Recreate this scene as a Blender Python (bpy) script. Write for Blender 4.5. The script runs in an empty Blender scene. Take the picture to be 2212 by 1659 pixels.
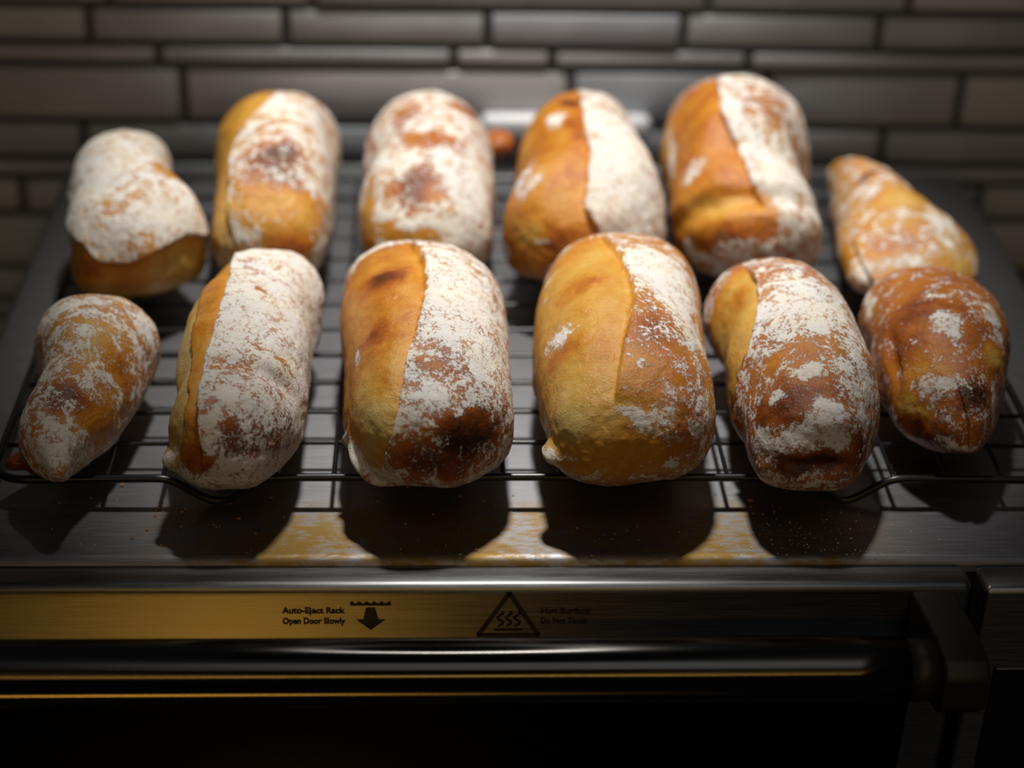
import bpy, bmesh, math, random
import numpy as np
from mathutils import Vector, Matrix

sc = bpy.context.scene
COL = sc.collection
# World axes: X to the right, Y away from the viewer, Z up. The steel top of the oven is z = 0, its front edge y = 0 (metres).
# ---------------------------------------------------------------- camera
cam_d = bpy.data.cameras.new('camera')
cam = bpy.data.objects.new('camera', cam_d); COL.objects.link(cam); sc.camera = cam
CAM_POS = Vector((-0.03846, -0.53128, 0.38594))
rgt = Vector((0.99892, -0.03804, 0.02557)); upv = Vector((-0.0028, 0.50676, 0.86208))
fwd = upv.cross(rgt).normalized(); rgt = fwd.cross(upv).normalized()
M = Matrix((rgt, upv, -fwd)).transposed().to_4x4(); M.translation = CAM_POS
cam.matrix_world = M
cam_d.sensor_width = 36; cam_d.lens = 63.84
cam_d.clip_start = .02; cam_d.clip_end = 30
cam_d.dof.use_dof = True
cam_d.dof.focus_distance = (Vector((.03, .022, .035)) - CAM_POS).dot(fwd)
cam_d.dof.aperture_fstop = 4.2
# ---------------------------------------------------------------- light
w = bpy.data.worlds.new('room'); sc.world = w; w.use_nodes = True
w.node_tree.nodes['Background'].inputs[0].default_value = (.85, .92, 1, 1)
w.node_tree.nodes['Background'].inputs[1].default_value = .012
def lamp(name, kind, loc, target, energy, color, **kw):
    d = bpy.data.lights.new(name, kind); d.energy = energy; d.color = color
    for k, v in kw.items(): setattr(d, k, v)
    o = bpy.data.objects.new(name, d); COL.objects.link(o); o.location = loc
    o.rotation_euler = (Vector(target) - Vector(loc)).to_track_quat('-Z', 'Y').to_euler()
    return o
# spot lamp under the cupboard, above the back of the oven
lamp('cupboard_spot_lamp', 'SPOT', (.01, .28, 1.0), (.01, .215, 0), 57, (1, .96, .90), spot_size=math.radians(31), spot_blend=.75, shadow_soft_size=.042)
# soft neutral fill, an unseen lamp added to brighten wall and roll fronts
lamp('soft_fill_light', 'AREA', (.25, -1.25, 1.9), (.05, .2, 0), 2.3, (.97, .98, 1), shape='RECTANGLE', size=1.3, size_y=.9)
# warm lamps of the dark room behind the photographer: one at head height, one low down to the left
lamp('warm_room_lamp', 'AREA', (-.1, -2.2, 1.0), (0, 0, 0), 3.4, (1, .56, .12), shape='RECTANGLE', size=1.5, size_y=.013)
lamp('warm_low_lamp', 'SPOT', (-.36, -1.1, -.98), (-.135, -.015, -.07), 34, (1, .50, .06), spot_size=math.radians(6.6), spot_blend=.8, shadow_soft_size=.16)
sc.view_settings.view_transform = 'Standard'; sc.view_settings.look = 'None'
sc.view_settings.exposure = 0; sc.view_settings.gamma = 1; sc.view_settings.use_curve_mapping = False

# ---------------------------------------------------------------- helpers
def tag(o, label=None, cat=None, group=None, kind=None):
    if label: o['label'] = label
    if cat: o['category'] = cat
    if group: o['group'] = group
    if kind: o['kind'] = kind
    return o
def link(name, me, mat=None, parent=None, loc=None):
    o = bpy.data.objects.new(name, me); COL.objects.link(o)
    if mat is not None and me is not None:
        if not me.materials: me.materials.append(mat)
    if loc is not None: o.location = loc
    if parent is not None: o.parent = parent
    return o
def empty(name, loc):
    o = bpy.data.objects.new(name, None); COL.objects.link(o); o.location = loc; o.empty_display_size = .02
    return o
def mesh(name, V, F, smooth=False):
    me = bpy.data.meshes.new(name); me.from_pydata([tuple(v) for v in V], [], F); me.update()
    if smooth: me.polygons.foreach_set('use_smooth', [True] * len(me.polygons))
    return me
def box(name, lo, hi, bevel=0, seg=3, smooth=True, edges=None):
    bm = bmesh.new(); bmesh.ops.create_cube(bm, size=1)
    for v in bm.verts: v.co = [lo[i] + (hi[i] - lo[i]) * (v.co[i] + .5) for i in range(3)]
    if bevel:
        es = [e for e in bm.edges if edges is None or edges(e)]
        bmesh.ops.bevel(bm, geom=es, offset=bevel, segments=seg, profile=.5, affect='EDGES', clamp_overlap=True)
    me = bpy.data.meshes.new(name); bm.to_mesh(me); bm.free()
    if smooth and bevel:
        me.polygons.foreach_set('use_smooth', [True] * len(me.polygons)); me.set_sharp_from_angle(angle=math.radians(50))
    return me
def tube(name, pts, r, n=8, closed=False):
    P = [Vector(p) for p in pts]; k = len(P); V = []; F = []
    ref = Vector((0, 0, 1))
    for i, p in enumerate(P):
        a = P[(i - 1) % k] if closed or i else P[0]; b = P[(i + 1) % k] if closed or i < k - 1 else P[-1]
        t = (b - a).normalized(); u = t.cross(ref)
        if u.length < .05: u = t.cross(Vector((0, 1, 0)))
        u.normalize(); v = u.cross(t)
        for j in range(n):
            q = 2 * math.pi * j / n; V.append(p + (u * math.cos(q) + v * math.sin(q)) * r)
    for i in range(k if closed else k - 1):
        for j in range(n):
            a, b = i * n + j, i * n + (j + 1) % n; c = ((i + 1) % k) * n
            F.append((a, b, c + (j + 1) % n, c + j))
    if not closed: F += [tuple(range(n - 1, -1, -1)), tuple((k - 1) * n + j for j in range(n))]
    return mesh(name, V, F, True)
class NT:
    """short node builder"""
    def __init__(s, name):
        s.m = bpy.data.materials.new(name); s.m.use_nodes = True; s.t = s.m.node_tree
        s.b = s.t.nodes['Principled BSDF']
    def n(s, typ, inp=None, **kw):
        x = s.t.nodes.new('ShaderNode' + typ)
        for k, v in kw.items(): setattr(x, k, v)
        for k, v in (inp or {}).items(): s.set(x.inputs[k], v)
        return x
    def set(s, sock, v):
        if hasattr(v, 'is_output'): s.t.links.new(v, sock)
        elif hasattr(v, 'outputs'): s.t.links.new(v.outputs[0], sock)
        else: sock.default_value = v
    def math(s, op, a, b=0.0, c=0.0, clamp=False):
        x = s.n('Math', {0: a, 1: b, 2: c}, operation=op); x.use_clamp = clamp; return x.outputs[0]
    def step(s, v, lo, hi):
        return s.n('MapRange', {0: v, 1: lo, 2: hi, 3: 0.0, 4: 1.0}, interpolation_type='SMOOTHSTEP').outputs[0]
    def mix(s, f, a, b):
        x = s.n('Mix', data_type='RGBA'); s.set(x.inputs[0], f); s.set(x.inputs[6], a); s.set(x.inputs[7], b); return x.outputs[2]
    def ramp(s, f, stops):
        x = s.n('ValToRGB', {0: f}); e = x.color_ramp.elements
        while len(e) < len(stops): e.new(.5)
        for el, (p, c) in zip(e, stops): el.position = p; el.color = (*c, 1)
        return x.outputs[0]
    def p(s, **kw):
        for k, v in kw.items(): s.set(s.b.inputs[k.replace('_', ' ')], v)
        return s.m
def plain(name, col, rough=.5, metal=0.0, **kw):
    t = NT(name); return t.p(Base_Color=(*col, 1), Roughness=rough, Metallic=metal, **kw)

# ---------------------------------------------------------------- materials
def steel(name, base, tangent, stretch, stain, rough=.46, aniso=.2):
    t = NT(name); co = t.n('TexCoord').outputs['Object']
    mp = t.n('Mapping', {0: co, 3: stretch})
    grain = t.n('TexNoise', {'Vector': mp, 'Scale': 1.0, 'Detail': 4.0, 'Roughness': .6}).outputs[0]
    n1 = t.n('TexNoise', {'Vector': co, 'Scale': 26.0, 'Detail': 8.0, 'Roughness': .66}).outputs[0]
    n2 = t.n('TexNoise', {'Vector': t.n('Mapping', {0: co, 3: (150.0, 420.0, 420.0)}), 'Scale': 1.0, 'Detail': 5.0, 'Roughness': .7}).outputs[0]
    g = t.math('MULTIPLY_ADD', t.math('SUBTRACT', grain, .5), 1.1, 1.0)
    col = t.n('Mix', data_type='RGBA', blend_type='MULTIPLY', inp={0: 1.0, 6: (*base, 1)})
    t.set(col.inputs[7], t.n('CombineColor', {0: g, 1: g, 2: g}))
    c = col.outputs[2]; r = t.math('MULTIPLY_ADD', t.math('SUBTRACT', grain, .5), .22, rough)
    if stain:
        px = t.n('SeparateXYZ', {0: co})
        band = t.math('MULTIPLY', t.step(px.outputs[0], -.165, -.09), t.math('SUBTRACT', 1.0, t.step(px.outputs[0], .10, .15)))
        band = t.math('MULTIPLY', band, t.math('SUBTRACT', 1.0, t.step(px.outputs[1], .026, .044)))
        v = t.math('ADD', t.math('MULTIPLY_ADD', t.math('SUBTRACT', n1, .5), 1.8, .36), t.math('MULTIPLY', t.math('SUBTRACT', n2, .5), 1.5))
        m = t.math('MULTIPLY', t.step(v, .0, .6), t.math('MULTIPLY', band, stain))
        c = t.mix(m, c, (.23, .145, .042, 1)); r = t.math('ADD', r, t.math('MULTIPLY', m, .12))
    bump = t.n('Bump', {'Height': grain, 'Strength': .25, 'Distance': .0001})
    return t.p(Base_Color=c, Metallic=1.0, Roughness=r, Anisotropic=aniso, Tangent=t.n('CombineXYZ', {0: tangent[0], 1: tangent[1], 2: tangent[2]}), Normal=bump)
M_TOP = steel('brushed_steel_top', (.24, .24, .255), (0., 1., 0.), (55., 2600., 2600.), 1.0)
M_DOOR = steel('brushed_steel_door', (.22, .22, .225), (0., 0., 1.), (45., 2600., 2600.), .0, .36, .5)
M_BAR = plain('turned_steel_bar', (.085, .08, .075), .2, 1.0, Anisotropic=.93, Tangent=(1, 0, 0))
M_BLACKPLASTIC = plain('dark_plastic', (.012, .012, .010), .5)
M_INK = plain('black_ink', (.004, .004, .004), .6)
M_GLASS = plain('dark_oven_glass', (.003, .003, .003), .3, Specular_IOR_Level=.04)
M_SCREEN = plain('dark_display', (.006, .006, .007), .2)
M_GAP = plain('dark_inner_metal', (.02, .017, .013), .5)
M_WIRE = plain('black_nonstick_wire', (.008, .008, .009), .28)
def tile_mat(i, col):
    t = NT('glazed_tile_%s' % 'abcdef'[i]); co = t.n('TexCoord').outputs['Object']
    n = t.n('TexNoise', {'Vector': t.n('VectorMath', {0: co, 1: (3.7 * i, 1.3 * i, 0)}, operation='ADD'), 'Scale': 16.0, 'Detail': 3.0}).outputs[0]
    g = t.math('MULTIPLY_ADD', t.math('SUBTRACT', n, .5), .9, 1.0)
    cm = t.n('Mix', data_type='RGBA', blend_type='MULTIPLY', inp={0: 1.0, 6: (*col, 1)}); t.set(cm.inputs[7], t.n('CombineColor', {0: g, 1: g, 2: g}))
    return t.p(Base_Color=cm.outputs[2], Roughness=.42, Normal=t.n('Bump', {'Height': n, 'Strength': .5, 'Distance': .003}))
M_TILES = [tile_mat(i, c) for i, c in enumerate([(.50, .525, .54), (.53, .52, .53), (.47, .495, .55), (.50, .53, .53), (.54, .545, .57), (.45, .475, .52)])]
M_GROUT = plain('dark_grout', (.085, .083, .078), .9)
M_COUNTER = plain('dark_counter', (.05, .048, .045), .4)
M_WHITE = plain('bright_patch_white', (.75, .75, .78), .35)  # white of the strip added for the bright patch on the wall
def crust_mat():
    t = NT('floured_crust'); tc = t.n('TexCoord'); oi = t.n('ObjectInfo')
    co = t.n('VectorMath', {0: tc.outputs['Object'], 1: t.n('VectorMath', {0: t.n('CombineXYZ', {0: oi.outputs['Random'], 1: oi.outputs['Random'], 2: oi.outputs['Random']}), 'Scale': 3.1}, operation='SCALE').outputs[0]}, operation='ADD').outputs[0]
    fl = t.n('Attribute', attribute_name='flour').outputs['Fac']; bk = t.n('Attribute', attribute_name='bake').outputs['Fac']
    def noise(scale, detail, rough, dist=0.0):
        return t.math('SUBTRACT', t.n('TexNoise', {'Vector': co, 'Scale': scale, 'Detail': detail, 'Roughness': rough, 'Distortion': dist}).outputs[0], .5)
    n1 = noise(170., 6., .62, .4); n2 = noise(700., 5., .65); n3 = noise(70., 5., .6); n4 = noise(2400., 3., .6)
    warp = t.n('VectorMath', {0: co, 1: t.n('VectorMath', {0: t.n('TexNoise', {'Vector': co, 'Scale': 260., 'Detail': 4.}).outputs['Color'], 'Scale': .0075}, operation='SCALE').outputs[0]}, operation='ADD').outputs[0]
    crack = t.n('TexVoronoi', {'Vector': warp, 'Scale': 330., 'Randomness': 1.0}, feature='DISTANCE_TO_EDGE').outputs[0]
    v = t.math('ADD', t.math('MULTIPLY_ADD', fl, 1.32, -.2), t.math('ADD', t.math('MULTIPLY', n1, 1.5), t.math('ADD', t.math('MULTIPLY', n2, 1.3), t.math('MULTIPLY', n4, .75))))
    mask = t.step(v, .40, .58)
    ck = t.step(t.math('ADD', crack, t.math('ADD', t.math('MULTIPLY', n2, .35), t.math('MULTIPLY', n1, .55))), -.02, .06)
    thick = t.step(v, .55, 1.15)
    ck2 = t.math('MAXIMUM', ck, t.math('MULTIPLY', thick, .9))
    mask = t.math('MULTIPLY', mask, t.math('MULTIPLY_ADD', ck2, .8, .2))
    veil = t.math('MULTIPLY', t.step(t.math('ADD', fl, t.math('MULTIPLY', n3, .5)), .3, 1.0), .17)
    fac = t.math('MAXIMUM', t.math('MULTIPLY', mask, .95), veil)
    b = t.math('ADD', bk, t.math('ADD', t.math('MULTIPLY', n3, .55), t.math('ADD', t.math('MULTIPLY', n1, .34), t.math('MULTIPLY', n2, .34))))
    crust = t.ramp(b, [(0., (.66, .46, .15)), (.2, (.64, .36, .065)), (.42, (.58, .24, .02)), (.6, (.44, .125, .009)), (.76, (.22, .045, .004)), (.9, (.075, .017, .003)), (1., (.03, .008, .002))])
    flour = t.mix(t.step(n3, -.1, .12), (.83, .795, .71, 1), (.80, .79, .76, 1))
    n5 = noise(1500., 3., .55)
    h = t.math('ADD', t.math('MULTIPLY', mask, .6), t.math('ADD', t.math('MULTIPLY', n2, .9), t.math('ADD', t.math('MULTIPLY', n4, .4), t.math('MULTIPLY', n5, .7))))
    bump = t.n('Bump', {'Height': h, 'Strength': .6, 'Distance': .0006})
    return t.p(Base_Color=t.mix(fac, crust, flour), Roughness=t.math('MULTIPLY_ADD', mask, .58, .3), Normal=bump, **{'Specular_IOR_Level': t.math('MULTIPLY_ADD', mask, -.35, .5)})
M_CRUST = crust_mat()
M_CARAMEL = plain('burnt_sugar_crust', (.16, .035, .004), .22)
M_CRUMB = plain('crumb', (.42, .2, .05), .8)
M_FLOURDUST = plain('flour_dust', (.72, .70, .64), .9)

# ---------------------------------------------------------------- the setting: tiled wall and counter
random.seed(4)
WALL_Y = .393
wall = link('wall_back', box('wall_back', (-.75, WALL_Y, -.285), (.75, WALL_Y + .08, .42)), M_GROUT); tag(wall, 'wall of grey linear tiles with dark grout behind the oven', kind='structure')
counter = link('countertop', box('countertop', (-.75, -.16, -.325), (.75, WALL_Y, -.285), .004), M_COUNTER); tag(counter, 'dark counter that the oven stands on', kind='structure')
levels = [.0723, .0517, .0396, .0075, -.0146, -.0259, -.0476, -.0803, -.1016, -.113, -.145, -.167, -.1785, -.211, -.232, -.2435, -.283]
up_levels = [.1044, .1160, .1380, .1700, .1925, .2040, .2360, .2580, .2900, .3020, .3240, .3560, .4180]
joints = {(.0723): [-.2045, -.0997, .1084, .215], (.0517): [-.2166, -.1142, -.008, .0961, .2009], (.0396): [-.1816, -.0257, .0268, .1324],
          (.0075): [-.17, .0375, .1441], (-.0146): [-.225, -.118, .092, .2108], (-.0476): [-.2615, -.155, .06, .27]}
lv = sorted(up_levels, reverse=True) + levels
G = .0052
for hi, lo in zip(lv[:-1], lv[1:]):
    js = list(joints.get(lo, []))
    if not js: js = [-.2 + random.uniform(-.06, .06)]; 
    if lo not in joints:
        while js[-1] < .2: js.append(js[-1] + random.choice((.106, .106, .16, .21)))
    while js[0] > -.62: js.insert(0, js[0] - random.choice((.106, .106, .16)))
    while js[-1] < .62: js.append(js[-1] + random.choice((.106, .106, .16)))
    for a, b in zip(js[:-1], js[1:]):
        zc, xc = (hi + lo) / 2, (a + b) / 2; sx, sz = (b - a - G) / 2, (hi - lo - G) / 2; d = random.uniform(.0022, .0034)
        me = box('tile', (-sx, -d, -sz), (sx, .001, sz), .0009, 2)
        o = link('tile', me, random.choice(M_TILES), wall, (xc, WALL_Y, zc)); o.rotation_euler = (random.uniform(-.012, .012), 0, random.uniform(-.006, .006))
pl = box('bright_patch_strip', (-.0108, WALL_Y - .014, .0015), (.0808, WALL_Y - .0036, .0165), .0045, 4)  # pale strip added to stand in for a bright patch on the tiles
wp = link('bright_patch_strip', pl, M_WHITE); tag(wp, 'pale strip added in place of a bright patch low on the tiled wall behind the two middle rear rolls', 'bright patch stand-in')

# ---------------------------------------------------------------- toaster oven
OX0, OX1 = -.2265, .2435
oven = empty('toaster_oven', (.0085, .17, -.285)); tag(oven, 'brushed steel toaster oven with a black-windowed door, carrying the cooling rack', 'oven')
def part(name, me, mat, parent=oven, label=None):
    o = link(name, me, mat)
    base = Vector((.0085, .17, -.285))
    par = parent
    # mesh data is written in world coordinates: shift it back to the parent's frame
    off = Vector((0, 0, 0)); q = parent
    while q is not None: off += Vector(q.location); q = q.parent
    o.parent = par; o.location = -off
    if label: o['label'] = label
    return o
body = part('body', box('oven_body', (OX0, 0, -.27), (OX1, .347, 0), .0045, 4), M_TOP, label='brushed steel case with tan baked-on stains')
for fx in (OX0 + .03, OX1 - .03):
    for fy in (.03, .31):
        bm = bmesh.new(); bmesh.ops.create_cone(bm, cap_ends=True, segments=16, radius1=.013, radius2=.016, depth=.016)
        me = bpy.data.meshes.new('foot'); bmesh.ops.translate(bm, verts=bm.verts, vec=(fx, fy, -.277)); bm.to_mesh(me); bm.free()
        part('foot', me, M_BLACKPLASTIC)
part('front_gap_liner', box('gap_liner', (OX0 + .004, -.0025, -.262), (OX1 - .004, .0015, -.0035)), M_GAP)
door = part('door', box('oven_door', (-.2225, -.0148, -.25), (.1568, -.0016, -.0004), .0032, 5), M_DOOR, label='brushed steel door front')
panel = part('control_panel', box('control_panel', (.1602, -.0168, -.262), (OX1, -.0016, -.0008), .0026, 5), M_DOOR)
part('display', box('display', (.1690, -.0180, -.16), (.2360, -.0160, -.036), .0009, 2), M_SCREEN, panel)
def child_of(o, name, me, mat): return part(name, me, mat, o)
child_of(door, 'window', box('door_window', (-.205, -.0156, -.235), (.140, -.0140, -.048), .0006, 2), M_GLASS)
# handle: turned bar between two plastic brackets
BY, BZ, BR = -.0455, -.0138, .0117
pts = [(-.202 + .01 * i, BY, BZ) for i in range(33)]; pts[-1] = (.1262, BY, BZ)
child_of(door, 'handle_bar', tube('handle_bar', pts, BR, 40), M_BAR)
def bracket(x0, x1, lean, inner):
    V = []; prof = [(-.0140, -.0030, -.0300), (-.0300, -.0024, -.0290), (-.0450, -.0016, -.0280), (-.0540, -.0030, -.0260), (-.0585, -.0080, -.0210)]
    for (y, zt, zb) in prof:
        s = lean * (-.014 - y)
        V += [(x0 + s, y, zb), (x1 + s, y, zb), (x1 + s, y, zt), (x0 + s, y, zt)]
    F = [(3, 2, 1, 0)]
    for i in range(len(prof) - 1):
        for j in range(4): F.append((i * 4 + j, i * 4 + (j + 1) % 4, i * 4 + 4 + (j + 1) % 4, i * 4 + 4 + j))
    k = (len(prof) - 1) * 4; F.append((k, k + 1, k + 2, k + 3))
    bm = bmesh.new(); me = mesh('bracket', V, F); bm.from_mesh(me); bmesh.ops.recalc_face_normals(bm, faces=bm.faces)
    bmesh.ops.bevel(bm, geom=[e for e in bm.edges if e.calc_face_angle(0) > .6], offset=.0016, segments=3, profile=.5, affect='EDGES')
    bm.to_mesh(me); bm.free(); me.polygons.foreach_set('use_smooth', [True] * len(me.polygons)); me.set_sharp_from_angle(angle=math.radians(45))
    return me
child_of(door, 'handle_bracket', bracket(.1342, .1502, .055, .126), M_BLACKPLASTIC)
child_of(door, 'handle_bracket', bracket(-.2165, -.2005, -.03, -.2), M_BLACKPLASTIC)
for x0, x1 in ((.1255, .1375), (-.2035, -.200)):
    child_of(door, 'handle_end_cap', tube('end_cap', [(x0, BY, BZ), (x1, BY, BZ)], BR * .93, 28), M_BLACKPLASTIC)
# printed lettering and symbols on the door
FACE_Y = -.01492
def text_mesh(s, x, z, width, size):
    cu = bpy.data.curves.new('lettering', 'FONT'); cu.body = s; cu.size = size; cu.offset = size * .042; cu.resolution_u = 3
    o = bpy.data.objects.new('tmp', cu); COL.objects.link(o); bpy.context.view_layer.update()
    me = bpy.data.meshes.new_from_object(o); bpy.data.objects.remove(o)
    co = np.array([v.co[:] for v in me.vertices]); k = width / (co[:, 0].max() - co[:, 0].min())
    for v, c in zip(me.vertices, co): v.co = (x + (c[0] - co[:, 0].min()) * k, FACE_Y, z + c[1])
    return me
for s, x, z, wd in (('Auto-Eject Rack', -.0902, -.0121, .0223), ('Open Door Slowly', -.0902, -.0168, .0223), ('Hot Surface', .0017, -.0126, .0176), ('Do Not Touch', .0017, -.0170, .0168)):
    child_of(door, 'lettering', text_mesh(s, x, z, wd, .0036), M_INK)
def flat(name, polys):
    V = []; F = []
    for p in polys:
        F.append(tuple(range(len(V), len(V) + len(p)))); V += [(x, FACE_Y, z) for x, z in p]
    return mesh(name, V, F)
def strip(pts, wd):
    out = []
    for a, b in zip(pts[:-1], pts[1:]):
        d = (Vector(b) - Vector(a)).normalized(); n = Vector((-d.y, d.x)) * wd / 2; a = Vector(a) - d * wd * .2; b = Vector(b) + d * wd * .2
        out.append([tuple(a + n), tuple(a - n), tuple(b - n), tuple(b + n)])
    return out
ax, az = -.0097, -.0035
tri = [(ax, az), (ax - .0108, az - .0187), (ax + .0108, az - .0187), (ax, az)]
sym = strip(tri, .0017)
for i in range(3):
    cx = ax - .0030 + .0030 * i; sym += strip([(cx + .0011 * math.sin(q * 1.35 + .6), az - .0080 - .00095 * q) for q in range(8)], .00085)
sym += strip([(ax - .0050, az - .0163), (ax + .0050, az - .0163)], .0009)
child_of(door, 'warning_symbol', flat('hot_surface_symbol', sym), M_INK)
ix, iz = -.0589, -.0075
ic = strip([(ix - .0070, iz - .0008), (ix + .0070, iz - .0008)], .0010)
for i in range(6):
    c = ix - .0066 + i * .00264; ic.append([(c + .0007 * math.cos(q * math.pi / 4), iz - .0002 + .0007 * math.sin(q * math.pi / 4)) for q in range(8)])
def trap(z0, z1):
    h = lambda z: .0016 + (-.0022 - (z - iz)) * .21
    return [(ix - h(z0), z0), (ix - h(z1), z1), (ix + h(z1), z1), (ix + h(z0), z0)]
for a, b in ((-.0022, -.0029), (-.0031, -.0040), (-.0042, -.0056), (-.0058, -.0076)): ic.append(trap(iz + a, iz + b))
ic.append([(ix - .0052, iz - .0075), (ix, iz - .0122), (ix + .0052, iz - .0075)])
child_of(door, 'eject_symbol', flat('eject_rack_symbol', ic), M_INK)

# ---------------------------------------------------------------- loaf geometry (numpy only)
def hash3(i, j, k, seed):
    h = (i * 374761393 + j * 668265263 + k * 1274126177 + seed * 974711) & 0xffffffff
    h = ((h ^ (h >> 13)) * 1274126177) & 0xffffffff
    h = (h ^ (h >> 16)) & 0xffff
    return h / 32767.5 - 1.0
def vnoise(P, seed=0):
    """smooth value noise in [-1, 1] for an (N, 3) array"""
    I = np.floor(P).astype(np.int64); F = P - I
    F = F * F * F * (F * (F * 6 - 15) + 10)
    out = 0
    for dx in (0, 1):
        for dy in (0, 1):
            for dz in (0, 1):
                w = (F[:, 0] if dx else 1 - F[:, 0]) * (F[:, 1] if dy else 1 - F[:, 1]) * (F[:, 2] if dz else 1 - F[:, 2])
                out = out + w * hash3(I[:, 0] + dx, I[:, 1] + dy, I[:, 2] + dz, seed)
    return out
def fbm(P, octaves, seed=0):
    a, s, t = 1.0, 0.0, 0.0
    for o in range(octaves):
        s = s + a * vnoise(P * 2 ** o, seed + o * 17); t += a; a *= .5
    return s / t
def smooth01(x): x = np.clip(x, 0, 1); return x * x * (3 - 2 * x)
RACK_TOP = .0138
def loaf_normals(V, na, nb):
    G = V.reshape(na, nb, 3)
    du = np.roll(G, -1, 1) - np.roll(G, 1, 1)
    dv = np.empty_like(G); dv[1:-1] = G[2:] - G[:-2]; dv[0] = G[1] - G[0]; dv[-1] = G[-1] - G[-2]
    n = np.cross(du, dv); n /= np.maximum(np.linalg.norm(n, axis=2, keepdims=True), 1e-12)
    return n.reshape(-1, 3)
def loaf_base(L, na=210, nb=230):
    """smooth body of a loaf: slices from the back end to the front end, each a flat-bottomed superellipse"""
    yb, yf, H = L['yb'], L['yf'], L['H']
    s = (np.arange(na) + .35) / (na - .3)
    t = -np.cos(np.pi * s)                       # -1 back .. 1 front
    y = (yb + yf) / 2 + (yf - yb) / 2 * t
    st = np.array(L['rows'])                     # (y, x left, x right)
    o = np.argsort(st[:, 0]); st = st[o]
    def curve(col):
        yy = np.linspace(min(yf, yb) - .03, max(yf, yb) + .03, 400)
        v = np.interp(yy, st[:, 0], st[:, col])
        k = np.exp(-.5 * (np.arange(-48, 49) / 19.0) ** 2); k /= k.sum()
        v = np.convolve(np.pad(v, 48, mode='edge'), k, 'valid')
        return np.interp(y, yy, v)
    xl, xr = curve(1), curve(2)
    nbk, nfr = L.get('nb', 3.2), L.get('nf', 3.2)
    n = np.where(t < 0, nbk, nfr)
    capw = (1 - np.abs(t) ** n) ** (1 / n)
    hbk, hfr = L.get('hb', 2.6), L.get('hf', 2.6)
    m = np.where(t < 0, hbk, hfr)
    caph = (1 - np.abs(t) ** m) ** (1 / m)
    xc = (xl + xr) / 2; w = (xr - xl) / 2 * capw
    hp = np.array(L.get('hprof', [[-1, 1], [1, 1]]), float)
    h = H * np.interp(t, hp[:, 0], hp[:, 1]) * caph
    Hb = .36 * H
    ph = np.arange(nb) / nb * 2 * np.pi
    c, sn = np.cos(ph), np.sin(ph)
    ex = L.get('ex', .86)
    cx = np.sign(c) * np.abs(c) ** np.where(sn > 0, ex, .75)
    top = np.abs(sn) ** L.get('et', .92); bot = np.abs(sn) ** .55
    X = xc[:, None] + w[:, None] * cx[None]
    Z = RACK_TOP + Hb + np.where(sn[None] > 0, (h - Hb * caph)[:, None] * top[None], -(Hb * caph)[:, None] * bot[None])
    Y = np.repeat(y[:, None], nb, 1)
    return np.stack([X, Y, Z], -1).reshape(-1, 3), na, nb
def seam_dist(V, pl, nrm):
    """signed distance to a polyline on the crust; positive on the side of cross(normal, direction)"""
    pl = np.array(pl); nrm = np.array(nrm); best = np.full(len(V), 9.); sg = np.zeros(len(V)); al = np.zeros(len(V))
    for i in range(len(pl) - 1):
        a, b = pl[i], pl[i + 1]; d = b - a; l2 = d @ d
        u = ((V - a) @ d) / l2; uc = np.clip(u, 0, 1)
        q = V - (a + uc[:, None] * d); dist = np.linalg.norm(q, axis=1)
        side = np.cross(nrm[i], d); side /= np.linalg.norm(side)
        k = dist < best; best = np.where(k, dist, best); sg = np.where(k, q @ side, sg)
        al = np.where(k, (i + u if 0 < i < len(pl) - 2 else i + (uc if 0 < i else np.minimum(u, 1)) if i == 0 else i + np.maximum(u, 0)), al)
    e = smooth01((al + .9) / 1.2) * smooth01((len(pl) - 1 - al + .9) / 1.2)
    return np.sign(sg) * best, e
def blob_val(V, b):
    C, A, B = np.array(b[0:3]), np.array(b[3:6]), np.array(b[6:9])
    D = V - C; N = np.cross(A, B); ra, rb = np.linalg.norm(A), np.linalg.norm(B)
    N = N / max(np.linalg.norm(N), 1e-12); B2 = B - A * (A @ B) / (ra * ra); rb2 = max(np.linalg.norm(B2), ra * .15)
    B2 = B2 / np.linalg.norm(B2) * rb2
    q = (D @ A / ra ** 2) ** 2 + (D @ B2 / rb2 ** 2) ** 2 + (D @ N / (.6 * (ra + rb2))) ** 2
    return np.exp(-(q ** 1.35) * .9)
def loaf_paint(V, L, SD):
    fl = np.full(len(V), float(L['flour'])); bk = np.full(len(V), float(L['bake']))
    wb = fbm(V * 130, 3, L['seed'] + 50)[:, None]; wc = fbm(V * 130, 3, L['seed'] + 60)[:, None]; wd = fbm(V * 130, 3, L['seed'] + 70)[:, None]
    W = V + np.concatenate([wb, wc, wd], 1) * .004
    for kind, side, val, *b in L['blobs']:
        if kind in ('SF', 'SB'):                 # everything on one side of a fold, out to a distance
            sd, e = SD[abs(int(side)) - 1]; D = b[0]
            g = smooth01(.5 + np.sign(side) * sd / .0012) * (1 - smooth01((np.abs(sd) - D) / .008)) * e
            if kind == 'SF': fl = fl + (val - fl) * g
            else: bk = bk + (val - bk) * g
            continue
        if kind == 'D': continue
        g = blob_val(W, b)
        if side:
            sd, e = SD[abs(int(side)) - 1]
            g = g * smooth01(.5 + np.sign(side) * sd / .0012)
        if kind == 'F': fl = fl + (val - fl) * g
        elif kind == 'B': bk = bk + (val - bk) * g
    return np.clip(fl, 0, 1), np.clip(bk, 0, 1)
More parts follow.
